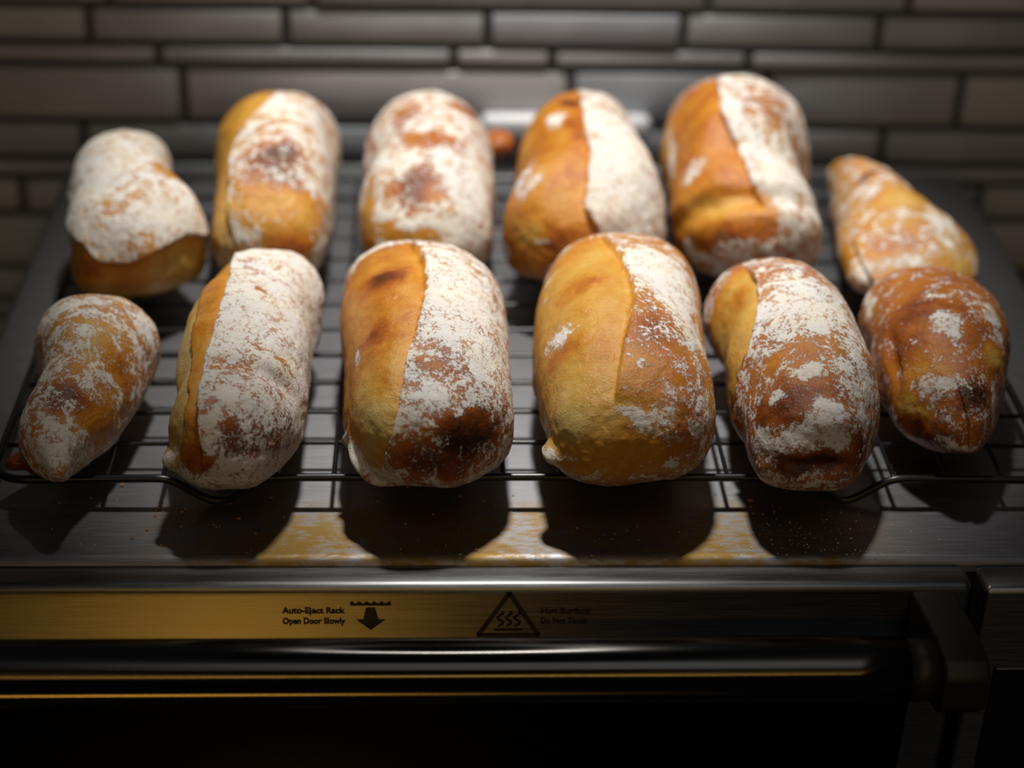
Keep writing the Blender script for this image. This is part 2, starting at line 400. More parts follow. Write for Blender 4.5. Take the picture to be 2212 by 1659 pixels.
def loaf_mesh(L):
    V, na, nb = loaf_base(L)
    N = loaf_normals(V, na, nb)
    SD = [seam_dist(V, s['p'], s['n']) for s in L['seams']]
    sd_seed = L['seed']
    d = .0016 * fbm(V * 38, 2, sd_seed) + .0006 * fbm(V * 120, 3, sd_seed + 5) + .00022 * fbm(V * 420, 2, sd_seed + 9)
    for s, (q, e) in zip(L['seams'], SD):
        up, dn, r = s.get('up', .0016), s.get('dn', .0016), s.get('r', .007)
        pos = smooth01(q / .0009 + .5)
        prof = pos * up * np.exp(-np.abs(q) / (1.4 * r)) - (1 - pos) * dn * np.exp(-(np.abs(q) / r) ** 1.2)
        d = d + e * prof
    for kind, side, val, *b in L['blobs']:
        if kind == 'D': d = d + val * blob_val(V, b)
    fl, bk = loaf_paint(V, L, SD)
    top = smooth01((V[:, 2] - RACK_TOP) / .006)
    d = d + top * .00035 * smooth01(fl * 1.6 - .5) * (.5 + .5 * fbm(V * 300, 2, sd_seed + 30))
    V = V + N * (d * (.25 + .75 * top))[:, None]
    V[:, 2] = np.maximum(V[:, 2], RACK_TOP)
    return V, na, nb, fl, bk
# ---------------------------------------------------------------- end of loaf geometry
# ---------------------------------------------------------------- wire cooling rack
RX0, RX1, RY0, RY1 = -.2, .2, .0352, .3072
rack = empty('cooling_rack', (0, .17, 0)); tag(rack, 'black wire cooling rack standing on the oven, under all the rolls', 'rack')
def arch(x): return .0015 * (1 - (x / .2) ** 2)
WZ = .0113
def front_z(x):
    for c in (-.1172, .1186):
        q = abs(x - c) / .0165
        if q < 1.25:
            s = max(0, 1 - q); s = s if q > .12 else .88
            return WZ + arch(x) * smooth01(np.array(q)).item() - .0096 * min(1, max(0, (1.05 - q) / .92)) ** .92
    return WZ + arch(x)
fp = []
cr = .012
def corner(cx, cy, a0):
    return [(cx + cr * math.cos(math.radians(a0 + 15 * i)), cy + cr * math.sin(math.radians(a0 + 15 * i)), WZ + arch(cx)) for i in range(7)]
xs = [RX0 + cr + (RX1 - RX0 - 2 * cr) * i / 150 for i in range(1, 150)]
fp += corner(RX0 + cr, RY0 + cr, 180)
fp += [(x, RY0, front_z(x)) for x in xs]
fp += corner(RX1 - cr, RY0 + cr, 270)
fp += corner(RX1 - cr, RY1 - cr, 0)
fp += [(x, RY1, front_z(x)) for x in reversed(xs)]
fp += corner(RX0 + cr, RY1 - cr, 90)
# soften the bends of the feet
A = np.array(fp)
for _ in range(2): A[:, 2] = (np.roll(A[:, 2], 1) + 2 * A[:, 2] + np.roll(A[:, 2], -1)) / 4
def rpart(name, me, mat, loc=(0, 0, 0)):
    o = link(name, me, mat); o.parent = rack; o.location = Vector(loc) - Vector(rack.location); return o
rpart('frame_wire', tube('frame_wire', A.tolist(), .0016, 10, True), M_WIRE)
lm = tube('long_wire', [(0, RY0, 0), (0, RY0 + .0015, .0001), (0, (RY0 + RY1) / 2, .0001), (0, RY1, 0)], .00088, 8); lm.materials.append(M_WIRE)
for k in range(1, 19):
    x = RX0 + (RX1 - RX0) / 19 * k; rpart('long_wire', lm, M_WIRE, (x, 0, WZ + arch(x)))
cm = tube('cross_wire', [(x, 0, arch(x)) for x in np.linspace(RX0, RX1, 15)], .00095, 8); cm.materials.append(M_WIRE)
for k in range(11):
    rpart('cross_wire', cm, M_WIRE, (0, .0618 + .02263 * k, WZ - .0016))

# ---------------------------------------------------------------- the rolls
LOAVES = {
 'F1': {
  'H': 0.043,
  'rows': [[0.1177, -0.1986, -0.1394], [0.102, -0.1979, -0.1413], [0.0888, -0.1912, -0.1469], [0.0855, -0.189, -0.1478], [0.0777, -0.1875, -0.1484], [0.0724, -0.1855, -0.1505], [0.0571, -0.1837, -0.1523], [0.0521, -0.1842, -0.154], [0.0374, -0.1913, -0.1574], [0.0258, -0.1902, -0.1627], [0.0212, -0.179, -0.1643], [0.0167, -0.1723, -0.1638], [0.0136, -0.1745, -0.1628]],
  'seed': 3,
  'flour': 0.54,
  'bake': 0.52,
  'seams': [
  ],
  'blobs': [
   ['F', 0, 0.5, -0.1622, 0.0685, 0.0558, 0.017, -0.0004, -0.0072, -0.0053, 0.0095, 0.0026],
   ['B', 0, 0.22, -0.1637, 0.0676, 0.0563, 0.0161, -0.0001, -0.0046, -0.004, 0.0108, 0.0022],
   ['F', 0, 0.3, -0.1535, 0.0626, 0.0423, 0.0031, 0.0045, -0.0068, -0.0014, 0.0058, 0.0089],
   ['B', 0, 0.55, -0.1535, 0.0626, 0.0423, 0.0034, 0.0049, -0.0074, -0.0017, 0.0068, 0.0104],
   ['F', 0, 0.28, -0.1573, 0.0418, 0.0337, 0.0035, 0.0083, -0.0034, 0.0003, 0.0034, 0.0061],
   ['B', 0, 0.45, -0.1573, 0.0418, 0.0337, 0.0035, 0.0083, -0.0034, 0.0003, 0.0039, 0.0068],
   ['F', 0, 0.72, -0.1732, 0.0189, 0.0365, 0.0101, -0.0014, 0.0018, 0.001, 0.0084, 0.0059],
   ['F', 0, 0.75, -0.1484, 0.0927, 0.0417, 0.0019, 0.0009, -0.0046, -0.0019, 0.0042, 0.0061],
   ['F', 0, 0.38, -0.1686, 0.0403, 0.0462, 0.007, 0.0005, -0.0014, -0.0011, 0.0072, 0.0038],
   ['B', 0, 0.78, -0.1683, 0.0381, 0.0451, 0.0087, 0.0008, -0.0022, -0.0012, 0.0062, 0.0033],
   ['F', 0, 0.8, -0.1765, 0.0911, 0.0546, 0.0109, -0.0001, 0.0034, 0.0024, 0.004, 0.0003],
   ['F', 0, 0.7, -0.1559, 0.0543, 0.043, 0.0019, 0.0019, -0.0029, -0.0004, 0.0014, 0.002],
   ['F', 0, 0.75, -0.18, 0.0535, 0.0475, 0.0034, -0.0006, 0.0039, 0.0039, 0.0053, 0.0051],
   ['F', 0, 0.3, -0.1595, 0.0418, 0.0185, 0.0052, 0.0015, 0.0047, 0.0055, 0.0033, 0.0042],
   ['F', 0, 0, -0.1817, 0.0258, 0.0206, 0.0077, -0.0048, -0.004, -0.0026, 0.0005, 0.0025],
   ['B', 0, 0.72, -0.1817, 0.0258, 0.0206, 0.0086, -0.0054, -0.0044, -0.0034, 0.0006, 0.0032],
   ['D', 0, -0.0012, -0.1649, 0.0568, 0.0529, 0.0195, 0.0013, -0.0047, -0.0007, 0.0035, 0.0016],
  ],
  'nb': 2.6,
  'nf': 3.4,
  'hb': 2.4,
  'hf': 2.2,
  'hprof': [[-1, 1.02], [0, 1], [0.5, 0.8], [1, 0.62]],
  'yb': 0.1232,
  'yf': 0.0112,
 },
 'F2': {
  'H': 0.051,
  'rows': [[0.143, -0.129, -0.0769], [0.1263, -0.1289, -0.0784], [0.1087, -0.1323, -0.0859], [0.103, -0.135, -0.0869], [0.0918, -0.1339, -0.0849], [0.0809, -0.1339, -0.0818], [0.0679, -0.1359, -0.086], [0.0613, -0.134, -0.085], [0.0453, -0.1295, -0.0808], [0.0404, -0.1305, -0.0846], [0.0283, -0.1398, -0.0861], [0.0236, -0.1397, -0.0902], [0.0129, -0.1322, -0.0863]],
  'seed': 10,
  'flour': 0.72,
  'bake': 0.6,
  'seams': [
   {'p': [[-0.1153, 0.1239, 0.0581], [-0.115, 0.0961, 0.0639], [-0.1156, 0.0775, 0.0642], [-0.1164, 0.0613, 0.0633], [-0.1177, 0.045, 0.0604], [-0.1183, 0.0284, 0.0569], [-0.118, 0.0165, 0.0503], [-0.117, 0.0097, 0.042], [-0.1175, 0.0082, 0.0365]], 'n': [[-0.41, 0.31, 0.86], [-0.2, 0.06, 0.98], [-0.22, 0, 0.97], [-0.29, -0.1, 0.95], [-0.42, -0.12, 0.9], [-0.29, -0.32, 0.9], [-0.31, -0.63, 0.72], [-0.31, -0.87, 0.39], [-0.33, -0.93, 0.15]], 'up': 0.0026, 'dn': 0.0026, 'r': 0.006},
   {'p': [[-0.1262, 0.1014, 0.0566], [-0.1265, 0.0743, 0.0577], [-0.1257, 0.054, 0.0552], [-0.1234, 0.0269, 0.0537], [-0.1237, 0.016, 0.0449], [-0.1262, 0.0149, 0.035]], 'n': [[-0.76, 0.13, 0.63], [-0.74, -0, 0.67], [-0.79, -0.16, 0.59], [-0.57, -0.3, 0.76], [-0.64, -0.62, 0.44], [-0.78, -0.62, 0.07]], 'up': 0.0008, 'dn': 0.0006, 'r': 0.005},
  ],
  'blobs': [
   ['SF', -1, 0.05, 0.05],
   ['SB', -1, 0.42, 0.05],
   ['SB', -2, 0, 0.05],
   ['SF', -2, 0.12, 0.05],
   ['B', -1, 0.5, -0.1226, 0.0874, 0.061, 0.0035, -0.0002, 0.0025, 0.009, 0.0109, 0.0061],
   ['B', -1, 0.55, -0.1194, 0.0247, 0.055, 0.0023, -0.0004, 0.0007, 0.0029, 0.0117, 0.0066],
   ['F', -1, 0.45, -0.1264, 0.1056, 0.0551, 0.0029, 0.0008, 0.0037, 0.0061, 0.0051, 0.0066],
   ['F', 1, 0.95, -0.0956, 0.0775, 0.061, 0.0153, -0.0006, -0.0107, -0.0137, 0.0178, 0.01],
   ['F', 1, 0.35, -0.1021, 0.0863, 0.0639, 0.0045, -0.0002, -0.0012, -0.0014, 0.003, 0.0003],
   ['F', 1, 0.66, -0.097, 0.024, 0.0496, 0.0139, 0.0078, -0.0117, -0.0022, 0.0068, 0.0076],
   ['B', 1, 0.72, -0.0984, 0.0213, 0.0493, 0.0155, 0.0076, -0.0115, -0.0026, 0.0081, 0.0087],
   ['F', 1, 0.48, -0.1073, 0.0333, 0.0594, 0.0084, -0, -0.0008, -0.0004, 0.0046, 0.0015],
   ['F', 1, 0.5, -0.0932, 0.047, 0.0575, 0.0088, 0.0012, -0.0078, -0.0017, 0.0029, 0.0023],
   ['B', 1, 0.62, -0.1025, 0.0367, 0.0596, 0.0136, 0.0008, -0.0037, -0.0019, 0.0078, 0.0032],
   ['F', 1, 0.42, -0.1074, 0.0104, 0.0448, 0.0066, 0.0006, -0.0004, -0.0001, 0.0045, 0.0069],
   ['B', 1, 0.85, -0.1043, 0.0097, 0.0425, 0.01, 0.0026, -0.0013, 0.0001, 0.0038, 0.0073],
   ['F', 1, 0.5, -0.0953, 0.0165, 0.0379, 0.0047, 0.0084, -0.0032, 0.0004, 0.0032, 0.0058],
   ['B', 1, 0.8, -0.0926, 0.024, 0.0399, 0.0038, 0.0072, -0.0038, 0.0001, 0.005, 0.0087],
   ['F', 0, 0.9, -0.1293, 0.0194, 0.0322, 0.0017, -0.003, 0.0002, -0.001, 0.0018, 0.004],
   ['F', 0, 0, -0.1198, 0.0097, 0.0384, 0.0042, -0.0022, 0.0007, -0.0006, 0.0015, 0.0045],
   ['B', 0, 0.62, -0.1198, 0.0095, 0.0373, 0.0048, -0.0026, 0.0007, -0.0007, 0.0015, 0.0049],
   ['F', 1, 0.75, -0.1124, 0.0073, 0.0367, 0.0043, -0.0002, 0.0001, -0.0001, 0.0008, 0.0053],
   ['F', 1, 0.6, -0.0848, 0.0489, 0.0406, 0.0002, 0.0003, -0.0009, -0.0013, 0.0072, 0.0118],
   ['D', 0, 0.0025, -0.0962, 0.0213, 0.0464, 0.0155, 0.0125, -0.0151, -0.0016, 0.0061, 0.008],
   ['D', 0, -0.0022, -0.0992, 0.0358, 0.058, 0.0188, 0.003, -0.0089, -0.001, 0.003, 0.0018],
   ['D', 0, 0.004, -0.13, 0.0206, 0.0304, 0.0016, -0.0033, 0.0001, -0.0009, 0.0017, 0.0037],
  ],
  'nb': 3.0,
  'nf': 2.9,
  'hb': 2.3,
  'hf': 2.4,
  'yb': 0.1536,
  'yf': 0.007,
 },
 'F3': {
  'H': 0.056,
  'rows': [[0.1607, -0.0816, -0.0163], [0.1487, -0.0805, -0.0085], [0.1407, -0.0813, -0.0105], [0.1284, -0.0758, -0.0052], [0.1064, -0.0743, -0.0077], [0.0992, -0.073, -0.0073], [0.0786, -0.0722, -0.0069], [0.0722, -0.0708, -0.007], [0.0529, -0.0688, -0.0076], [0.0465, -0.0694, -0.0058], [0.0345, -0.0723, -0.0067], [0.0284, -0.0674, -0.0041], [0.0191, -0.0686, -0.0058], [0.0078, -0.0609, -0.0236]],
  'seed': 17,
  'flour': 0.6,
  'bake': 0.62,
  'seams': [
   {'p': [[-0.0447, 0.1237, 0.0657], [-0.0413, 0.1033, 0.069], [-0.0388, 0.0832, 0.0698], [-0.0407, 0.0641, 0.0694], [-0.0433, 0.0471, 0.0675], [-0.0464, 0.0347, 0.0643], [-0.0474, 0.0233, 0.0595], [-0.0484, 0.0145, 0.0533], [-0.0505, 0.0104, 0.0469], [-0.0536, 0.0089, 0.0371]], 'n': [[-0.05, 0.23, 0.97], [-0.01, 0.08, 1.0], [0.01, 0, 1.0], [-0.03, -0.05, 1.0], [-0.1, -0.16, 0.98], [-0.2, -0.28, 0.94], [-0.26, -0.44, 0.86], [-0.33, -0.64, 0.7], [-0.44, -0.77, 0.47], [-0.63, -0.77, 0.09]], 'up': 0.0024, 'dn': 0.0024, 'r': 0.007},
  ],
  'blobs': [
   ['SF', -1, 0.04, 0.05],
   ['SB', -1, 0.45, 0.05],
   ['B', -1, 0.82, -0.0553, 0.0922, 0.0668, 0.0106, -0.0005, 0.0049, 0.0048, 0.0075, 0.0023],
   ['B', -1, 0.68, -0.0578, 0.0565, 0.063, 0.0053, -0.0008, 0.0042, 0.0044, 0.0064, 0.0042],
   ['F', -1, 0.62, -0.0655, 0.0533, 0.0529, 0.0019, -0.0008, 0.0037, 0.0031, 0.0052, 0.0069],
   ['F', -1, 0.35, -0.0463, 0.0186, 0.0571, 0.0013, -0.0002, 0.0002, 0.0012, 0.0089, 0.0061],
   ['B', -1, 0, -0.0592, 0.0192, 0.0462, 0.0094, -0.0098, 0.0068, 0.0005, 0.0066, 0.0105],
   ['B', -1, 0.3, -0.0493, 0.032, 0.0626, 0.0041, -0.0005, 0.0012, 0.003, 0.0113, 0.0049],
   ['B', -1, 0.4, -0.0437, 0.0787, 0.0696, 0.0024, -0.0001, 0.0002, 0.0027, 0.0206, 0.0004],
   ['F', 1, 0.97, -0.03, 0.073, 0.0689, 0.0166, -0.0006, -0.0038, -0.0085, 0.023, 0.0022],
   ['F', 1, 0.85, -0.0188, 0.0412, 0.0611, 0.0086, 0.0007, -0.0063, -0.0076, 0.0126, 0.0081],
   ['F', 1, 0.42, -0.0332, 0.0279, 0.0626, 0.0124, 0.0001, -0.0012, -0.0004, 0.0054, 0.0022],
   ['B', 1, 0.72, -0.0332, 0.0279, 0.0626, 0.0132, 0.0001, -0.0013, -0.0007, 0.0086, 0.0035],
   ['F', 1, 0.8, -0.0385, 0.0167, 0.0568, 0.0062, -0.0001, -0.0001, -0, 0.0054, 0.004],
   ['F', 1, 0.2, -0.0251, 0.0125, 0.0453, 0.0118, 0.0073, -0.0028, 0.0006, 0.0038, 0.0082],
   ['B', 1, 0.95, -0.0249, 0.012, 0.0437, 0.0127, 0.0084, -0.0026, 0.0008, 0.0035, 0.0084],
   ['F', 1, 0.5, -0.0118, 0.0287, 0.0472, 0.0025, 0.003, -0.0029, -0.001, 0.0055, 0.0084],
   ['F', 1, 0.36, -0.0443, 0.0064, 0.0409, 0.0073, -0.0004, 0.0002, -0.0002, 0.0013, 0.0068],
   ['F', 1, 0.3, -0.033, 0.0064, 0.0356, 0.0132, 0.0032, 0.0002, 0.0005, 0.0003, 0.0046],
   ['B', 1, 0.8, -0.0363, 0.006, 0.0377, 0.0098, 0.0008, 0.0001, 0.0002, 0.0005, 0.0054],
   ['F', 0, 0.9, -0.0602, 0.0173, 0.0287, 0.0075, -0.0108, -0.0026, -0.0011, 0.0009, 0.0024],
   ['F', 0, 0.85, -0.068, 0.0356, 0.0288, 0.0002, -0.0009, -0.0002, -0.0009, 0.0023, 0.0042],
   ['F', 0, 0.6, -0.0247, 0.0112, 0.0287, 0.002, 0.0013, 0.0005, 0.0009, 0.0001, 0.0019],
   ['B', 0, 0.3, -0.0525, 0.0093, 0.028, 0.0098, -0.0042, -0.0022, -0.0017, -0.0005, 0.0022],
   ['D', 0, 0.0032, -0.0612, 0.0198, 0.0268, 0.0072, -0.0085, -0.0048, -0.0014, 0.0008, 0.0022],
   ['D', 0, 0.002, -0.068, 0.0356, 0.0288, 0.0003, -0.0012, -0.0003, -0.001, 0.0025, 0.0045],
   ['D', 0, 0.002, -0.0347, 0.013, 0.0531, 0.0148, 0.0016, -0.0016, -0.0003, 0.0067, 0.0074],
  ],
  'nb': 3.4,
  'nf': 3.6,
  'hb': 2.4,
  'hf': 2.5,
  'yb': 0.1572,
  'yf': 0.0058,
 },
 'F4': {
  'H': 0.059,
  'rows': [[0.1605, 0.0105, 0.0755], [0.1505, 0.0082, 0.077], [0.1425, 0.0052, 0.0751], [0.1272, 0.0057, 0.0733], [0.1125, 0.0034, 0.0722], [0.0979, 0.0032, 0.0708], [0.0841, 0.0021, 0.0693], [0.0772, 0.0025, 0.0687], [0.0641, 0.0023, 0.0677], [0.0538, 0.0023, 0.0684], [0.0474, 0.0016, 0.0679], [0.0352, 0.0058, 0.0689], [0.0209, -0.0001, 0.0688], [0.0117, 0.0035, 0.0613], [0.009, -0.0005, 0.0604]],
  'seed': 24,
  'flour': 0.45,
  'bake': 0.5,
  'seams': [
   {'p': [[0.0321, 0.1198, 0.0696], [0.0364, 0.1021, 0.0723], [0.0379, 0.0809, 0.0728], [0.0374, 0.0632, 0.0723], [0.0346, 0.0506, 0.0712], [0.0317, 0.0382, 0.0687], [0.0294, 0.0276, 0.0648], [0.0278, 0.0196, 0.0601]], 'n': [[-0.13, 0.21, 0.97], [-0.01, 0.07, 1.0], [0.03, -0, 1.0], [0.03, -0.06, 1.0], [-0.01, -0.13, 0.99], [-0.08, -0.25, 0.96], [-0.11, -0.4, 0.91], [-0.12, -0.59, 0.8]], 'up': 0.0018, 'dn': 0.0018, 'r': 0.008},
  ],
  'blobs': [
   ['SF', -1, 0.08, 0.06],
   ['SB', -1, 0.28, 0.06],
   ['B', -1, 0.62, 0.0195, 0.0809, 0.0693, 0.0078, -0.0003, 0.0041, 0.0047, 0.0065, 0.0023],
   ['B', -1, 0.5, 0.0095, 0.0486, 0.0585, 0.0057, -0.0023, 0.0077, 0.0028, 0.0046, 0.0052],
   ['F', -1, 0.6, 0.0095, 0.0558, 0.0598, 0.0066, -0.0018, 0.0089, 0.0041, 0.0059, 0.0065],
   ['F', -1, 0.6, 0.0099, 0.1075, 0.0583, 0.0037, 0.0006, 0.0055, 0.0033, 0.0034, 0.0044],
   ['F', -1, 0.6, 0.0064, 0.0944, 0.0539, 0.001, 0.0001, 0.0024, 0.0028, 0.0041, 0.006],
   ['B', -1, 0.42, 0.0237, 0.0356, 0.0663, 0.0049, -0.0006, 0.0015, 0.0018, 0.0059, 0.0023],
   ['F', 0, 0.03, 0.0128, 0.0174, 0.05, 0.0134, -0.009, 0.0084, 0.0017, 0.0087, 0.0111],
   ['B', 0, 0, 0.0122, 0.0179, 0.0498, 0.015, -0.0107, 0.0105, 0.002, 0.0097, 0.0125],
   ['B', 0, 0.22, 0.0229, 0.0179, 0.0576, 0.0097, -0.0017, 0.0019, 0.0007, 0.0065, 0.0057],
   ['F', 0, 0.9, 0.007, 0.0208, 0.033, 0.0015, -0.005, 0.0003, -0.0006, 0.0017, 0.0032],
   ['F', 0, 0.75, 0.0139, 0.011, 0.0365, 0.0048, -0.0027, 0.0003, -0.0004, 0.0003, 0.0017],
   ['F', 0, 0.6, 0.0028, 0.0527, 0.0364, 0, -0.0003, 0.0001, -0.0003, 0.0053, 0.009],
   ['F', 1, 1, 0.0495, 0.091, 0.0707, 0.0154, -0.0006, -0.0057, -0.0099, 0.0182, 0.0038],
   ['F', 1, 0.9, 0.0583, 0.0621, 0.0636, 0.005, -0.0001, -0.0052, -0.0118, 0.0152, 0.0132],
   ['F', 1, 0.4, 0.042, 0.0447, 0.0699, 0.0085, -0.0001, -0.0012, -0.0014, 0.0087, 0.0018],
   ['B', 1, 0.75, 0.0438, 0.0457, 0.0698, 0.0102, -0, -0.002, -0.0028, 0.0122, 0.0026],
   ['F', 1, 0.6, 0.049, 0.0419, 0.0675, 0.0043, 0.0002, -0.0016, -0.0016, 0.0041, 0.0015],
   ['F', 0, 0.36, 0.0412, 0.0247, 0.0633, 0.0116, 0.0005, -0.0014, -0.0006, 0.0066, 0.0038],
   ['B', 0, 0.52, 0.0416, 0.0261, 0.064, 0.0133, 0.0006, -0.0017, -0.0008, 0.0085, 0.0046],
   ['F', 0, 0.2, 0.0276, 0.0159, 0.0569, 0.0065, -0.0005, 0.0004, 0.0001, 0.0035, 0.0036],
   ['F', 0, 0.78, 0.0365, 0.0129, 0.0532, 0.0115, 0.0006, -0.0003, -0, 0.0021, 0.0033],
   ['F', 0, 0.6, 0.0498, 0.0208, 0.0576, 0.0051, 0.0015, -0.0018, -0.0004, 0.0024, 0.0024],
   ['F', 0, 0.06, 0.0293, 0.0088, 0.0395, 0.0173, -0.0001, 0.0004, -0, 0.0004, 0.0078],
   ['B', 0, 0.42, 0.0294, 0.0088, 0.0385, 0.0181, -0.0001, 0.0004, -0, 0.0003, 0.0084],
   ['F', 0, 0.55, 0.0604, 0.0227, 0.0468, 0.0037, 0.0042, -0.0024, 0, 0.0059, 0.0101],
   ['B', 0, 0.65, 0.0562, 0.019, 0.0493, 0.0069, 0.0051, -0.0031, -0.0002, 0.006, 0.0099],
   ['F', 0, 0.5, 0.0482, 0.0102, 0.0332, 0.0101, 0.0034, 0.0004, 0.0007, 0.0001, 0.0038],
   ['F', 0, 0.5, 0.0233, 0.0096, 0.0295, 0.0099, -0.0006, 0.0002, -0.0002, -0.0008, 0.002],
   ['D', 0, 0.0045, 0.0066, 0.022, 0.032, 0.0014, -0.0055, -0.0001, -0.0006, 0.0018, 0.0032],
  ],
  'nb': 3.4,
  'nf': 4.0,
  'hb': 2.4,
  'hf': 2.7,
  'yb': 0.1587,
  'yf': 0.0087,
 },
 'F5': {
  'H': 0.054,
  'rows': [[0.1437, 0.0689, 0.1279], [0.126, 0.0682, 0.1313], [0.116, 0.0731, 0.1308], [0.0993, 0.081, 0.1306], [0.094, 0.0803, 0.1301], [0.0786, 0.0762, 0.1313], [0.0721, 0.0765, 0.1303], [0.0595, 0.0747, 0.1323], [0.0476, 0.079, 0.1295], [0.0357, 0.0809, 0.1314], [0.0322, 0.079, 0.1283], [0.0177, 0.0719, 0.1223], [0.0091, 0.087, 0.1249], [0.0046, 0.0723, 0.123]],
  'seed': 31,
  'flour': 0.5,
  'bake': 0.62,
  'seams': [
   {'p': [[0.0889, 0.1138, 0.0604], [0.0901, 0.101, 0.062], [0.0883, 0.083, 0.0624], [0.0854, 0.0674, 0.0608], [0.0818, 0.0562, 0.0549], [0.0792, 0.0543, 0.0478], [0.078, 0.0513, 0.0376], [0.0781, 0.0503, 0.0277]], 'n': [[-0.49, 0.11, 0.86], [-0.6, 0.04, 0.8], [-0.65, 0.1, 0.75], [-0.71, 0, 0.7], [-0.86, -0.14, 0.49], [-0.94, -0.17, 0.28], [-0.98, -0.19, 0.07], [-0.98, -0.19, -0.07]], 'up': 0.0012, 'dn': 0.0016, 'r': 0.008},
  ],
  'blobs': [
   ['SF', -1, 0.05, 0.05],
   ['SB', -1, 0.18, 0.05],
   ['B', -1, 0.55, 0.0832, 0.1029, 0.054, 0.0028, -0.0012, 0.0047, 0.0028, 0.0047, 0.0059],
   ['F', -1, 0.4, 0.0829, 0.102, 0.0534, 0.0017, -0.0008, 0.0032, 0.0015, 0.0025, 0.0033],
   ['B', -1, 0.4, 0.0765, 0.0603, 0.0367, 0.0001, -0.001, 0.0005, -0.0001, 0.0072, 0.0122],
   ['F', 1, 0.85, 0.1019, 0.0695, 0.0678, 0.0168, -0.0006, 0.0006, 0.001, 0.0195, 0.0002],
   ['F', 1, 0.4, 0.0918, 0.0819, 0.0649, 0.0032, -0, 0.0018, 0.0063, 0.0075, 0.0029],
   ['B', 1, 0.5, 0.0908, 0.0788, 0.0646, 0.0053, -0.0001, 0.0032, 0.0103, 0.0122, 0.0053],
   ['F', 1, 0.3, 0.0904, 0.0401, 0.0613, 0.0125, -0.0021, 0.0091, 0.0026, 0.0042, 0.0027],
   ['B', 1, 0.5, 0.0904, 0.0401, 0.0613, 0.015, -0.0026, 0.0109, 0.004, 0.0065, 0.0041],
   ['F', 1, 0.25, 0.0891, 0.0182, 0.0537, 0.0138, -0.0057, 0.0076, 0.0022, 0.0076, 0.0071],
   ['B', 1, 0.75, 0.0891, 0.0182, 0.0537, 0.0146, -0.006, 0.008, 0.0026, 0.0089, 0.0083],
   ['F', 1, 0.85, 0.0994, 0.0292, 0.0625, 0.0037, -0.0002, 0.0003, 0.0003, 0.0034, 0.0011],
   ['F', 1, 0.85, 0.0859, 0.0247, 0.054, 0.0026, -0.0012, 0.0028, 0.0012, 0.0022, 0.0022],
   ['F', 1, 0.7, 0.1105, 0.0308, 0.062, 0.0031, 0.0003, -0.001, -0.001, 0.004, 0.0019],
   ['F', 1, 0.95, 0.1021, 0.0139, 0.0542, 0.007, 0.0002, -0.0003, -0.0001, 0.0033, 0.0031],
   ['F', 1, 0.95, 0.0987, 0.0091, 0.0483, 0.01, -0.0002, 0.0002, -0, 0.0021, 0.0037],
   ['F', 1, 0.85, 0.1084, 0.0091, 0.0458, 0.0061, 0.0019, -0.0009, 0.0001, 0.0019, 0.0039],
   ['F', 1, 0.7, 0.1194, 0.0308, 0.0556, 0.0039, 0.0022, -0.0035, -0.004, 0.0116, 0.013],
   ['F', 1, 0.8, 0.0797, 0.0324, 0.0332, -0, -0.0004, 0.0004, 0, 0.0048, 0.0082],
   ['F', 1, 0.7, 0.0832, 0.0149, 0.0392, 0.0034, -0.006, 0.0023, -0.0003, 0.002, 0.0037],
   ['F', 0, 0, 0.0977, 0.0061, 0.0377, 0.0133, -0.0002, 0.0003, -0, 0.0002, 0.0031],
   ['B', 0, 0.93, 0.0988, 0.006, 0.037, 0.0142, -0.0001, 0.0003, -0, 0.0002, 0.0041],
   ['F', 0, 0.5, 0.0944, 0.0062, 0.0309, 0.0084, -0.0006, 0.0002, -0.0001, -0.0001, 0.0013],
   ['F', 0, 0.3, 0.1144, 0.0105, 0.0388, 0.0028, 0.0026, -0.0005, 0.0013, 0.0031, 0.008],
   ['B', 0, 0.8, 0.1164, 0.0134, 0.041, 0.0027, 0.0033, -0.0011, 0.0009, 0.0045, 0.0091],
   ['D', 0, 0.0025, 0.103, 0.0125, 0.0527, 0.01, 0.0005, -0.0006, -0.0001, 0.0041, 0.0044],
   ['D', 0, -0.002, 0.0988, 0.006, 0.037, 0.0117, -0.0001, 0.0003, -0, 0.0002, 0.0026],
  ],
  'nb': 3.0,
  'nf': 3.4,
  'hb': 2.3,
  'hf': 2.6,
  'yb': 0.1444,
  'yf': 0.0059,
 },
 'F6': {
  'H': 0.047,
  'rows': [[0.1492, 0.1383, 0.1926], [0.1313, 0.1332, 0.1929], [0.124, 0.1375, 0.1935], [0.1101, 0.1422, 0.194], [0.1043, 0.1416, 0.1988], [0.0833, 0.1359, 0.1899], [0.0768, 0.1365, 0.1877], [0.064, 0.1402, 0.1858], [0.052, 0.1343, 0.1794], [0.0423, 0.1431, 0.1799], [0.0309, 0.1478, 0.1718]],
  'seed': 38,
  'flour': 0.4,
  'bake': 0.6,
  'seams': [
   {'p': [[0.1572, 0.0412, 0.0501], [0.1591, 0.0345, 0.0441], [0.1609, 0.0313, 0.038], [0.1616, 0.0304, 0.0294]], 'n': [[-0.19, -0.57, 0.8], [-0.08, -0.8, 0.6], [0.06, -0.95, 0.3], [0.1, -0.99, -0.11]], 'up': 0, 'dn': 0.002, 'r': 0.004},
  ],
  'blobs': [
   ['F', 0, 0.22, 0.1499, 0.0772, 0.0574, 0.0108, -0.0009, 0.0063, 0.011, 0.0164, 0.0073],
   ['B', 0, 0.68, 0.1499, 0.0772, 0.0574, 0.0117, -0.0009, 0.0068, 0.0124, 0.0185, 0.0083],
   ['F', 0, 0.85, 0.1574, 0.068, 0.0592, 0.0043, -0.0002, 0.0006, 0.0013, 0.0068, 0.0011],
   ['F', 0, 0.8, 0.1423, 0.1225, 0.0418, 0.0017, -0.0006, 0.0047, 0.003, 0.0054, 0.0081],
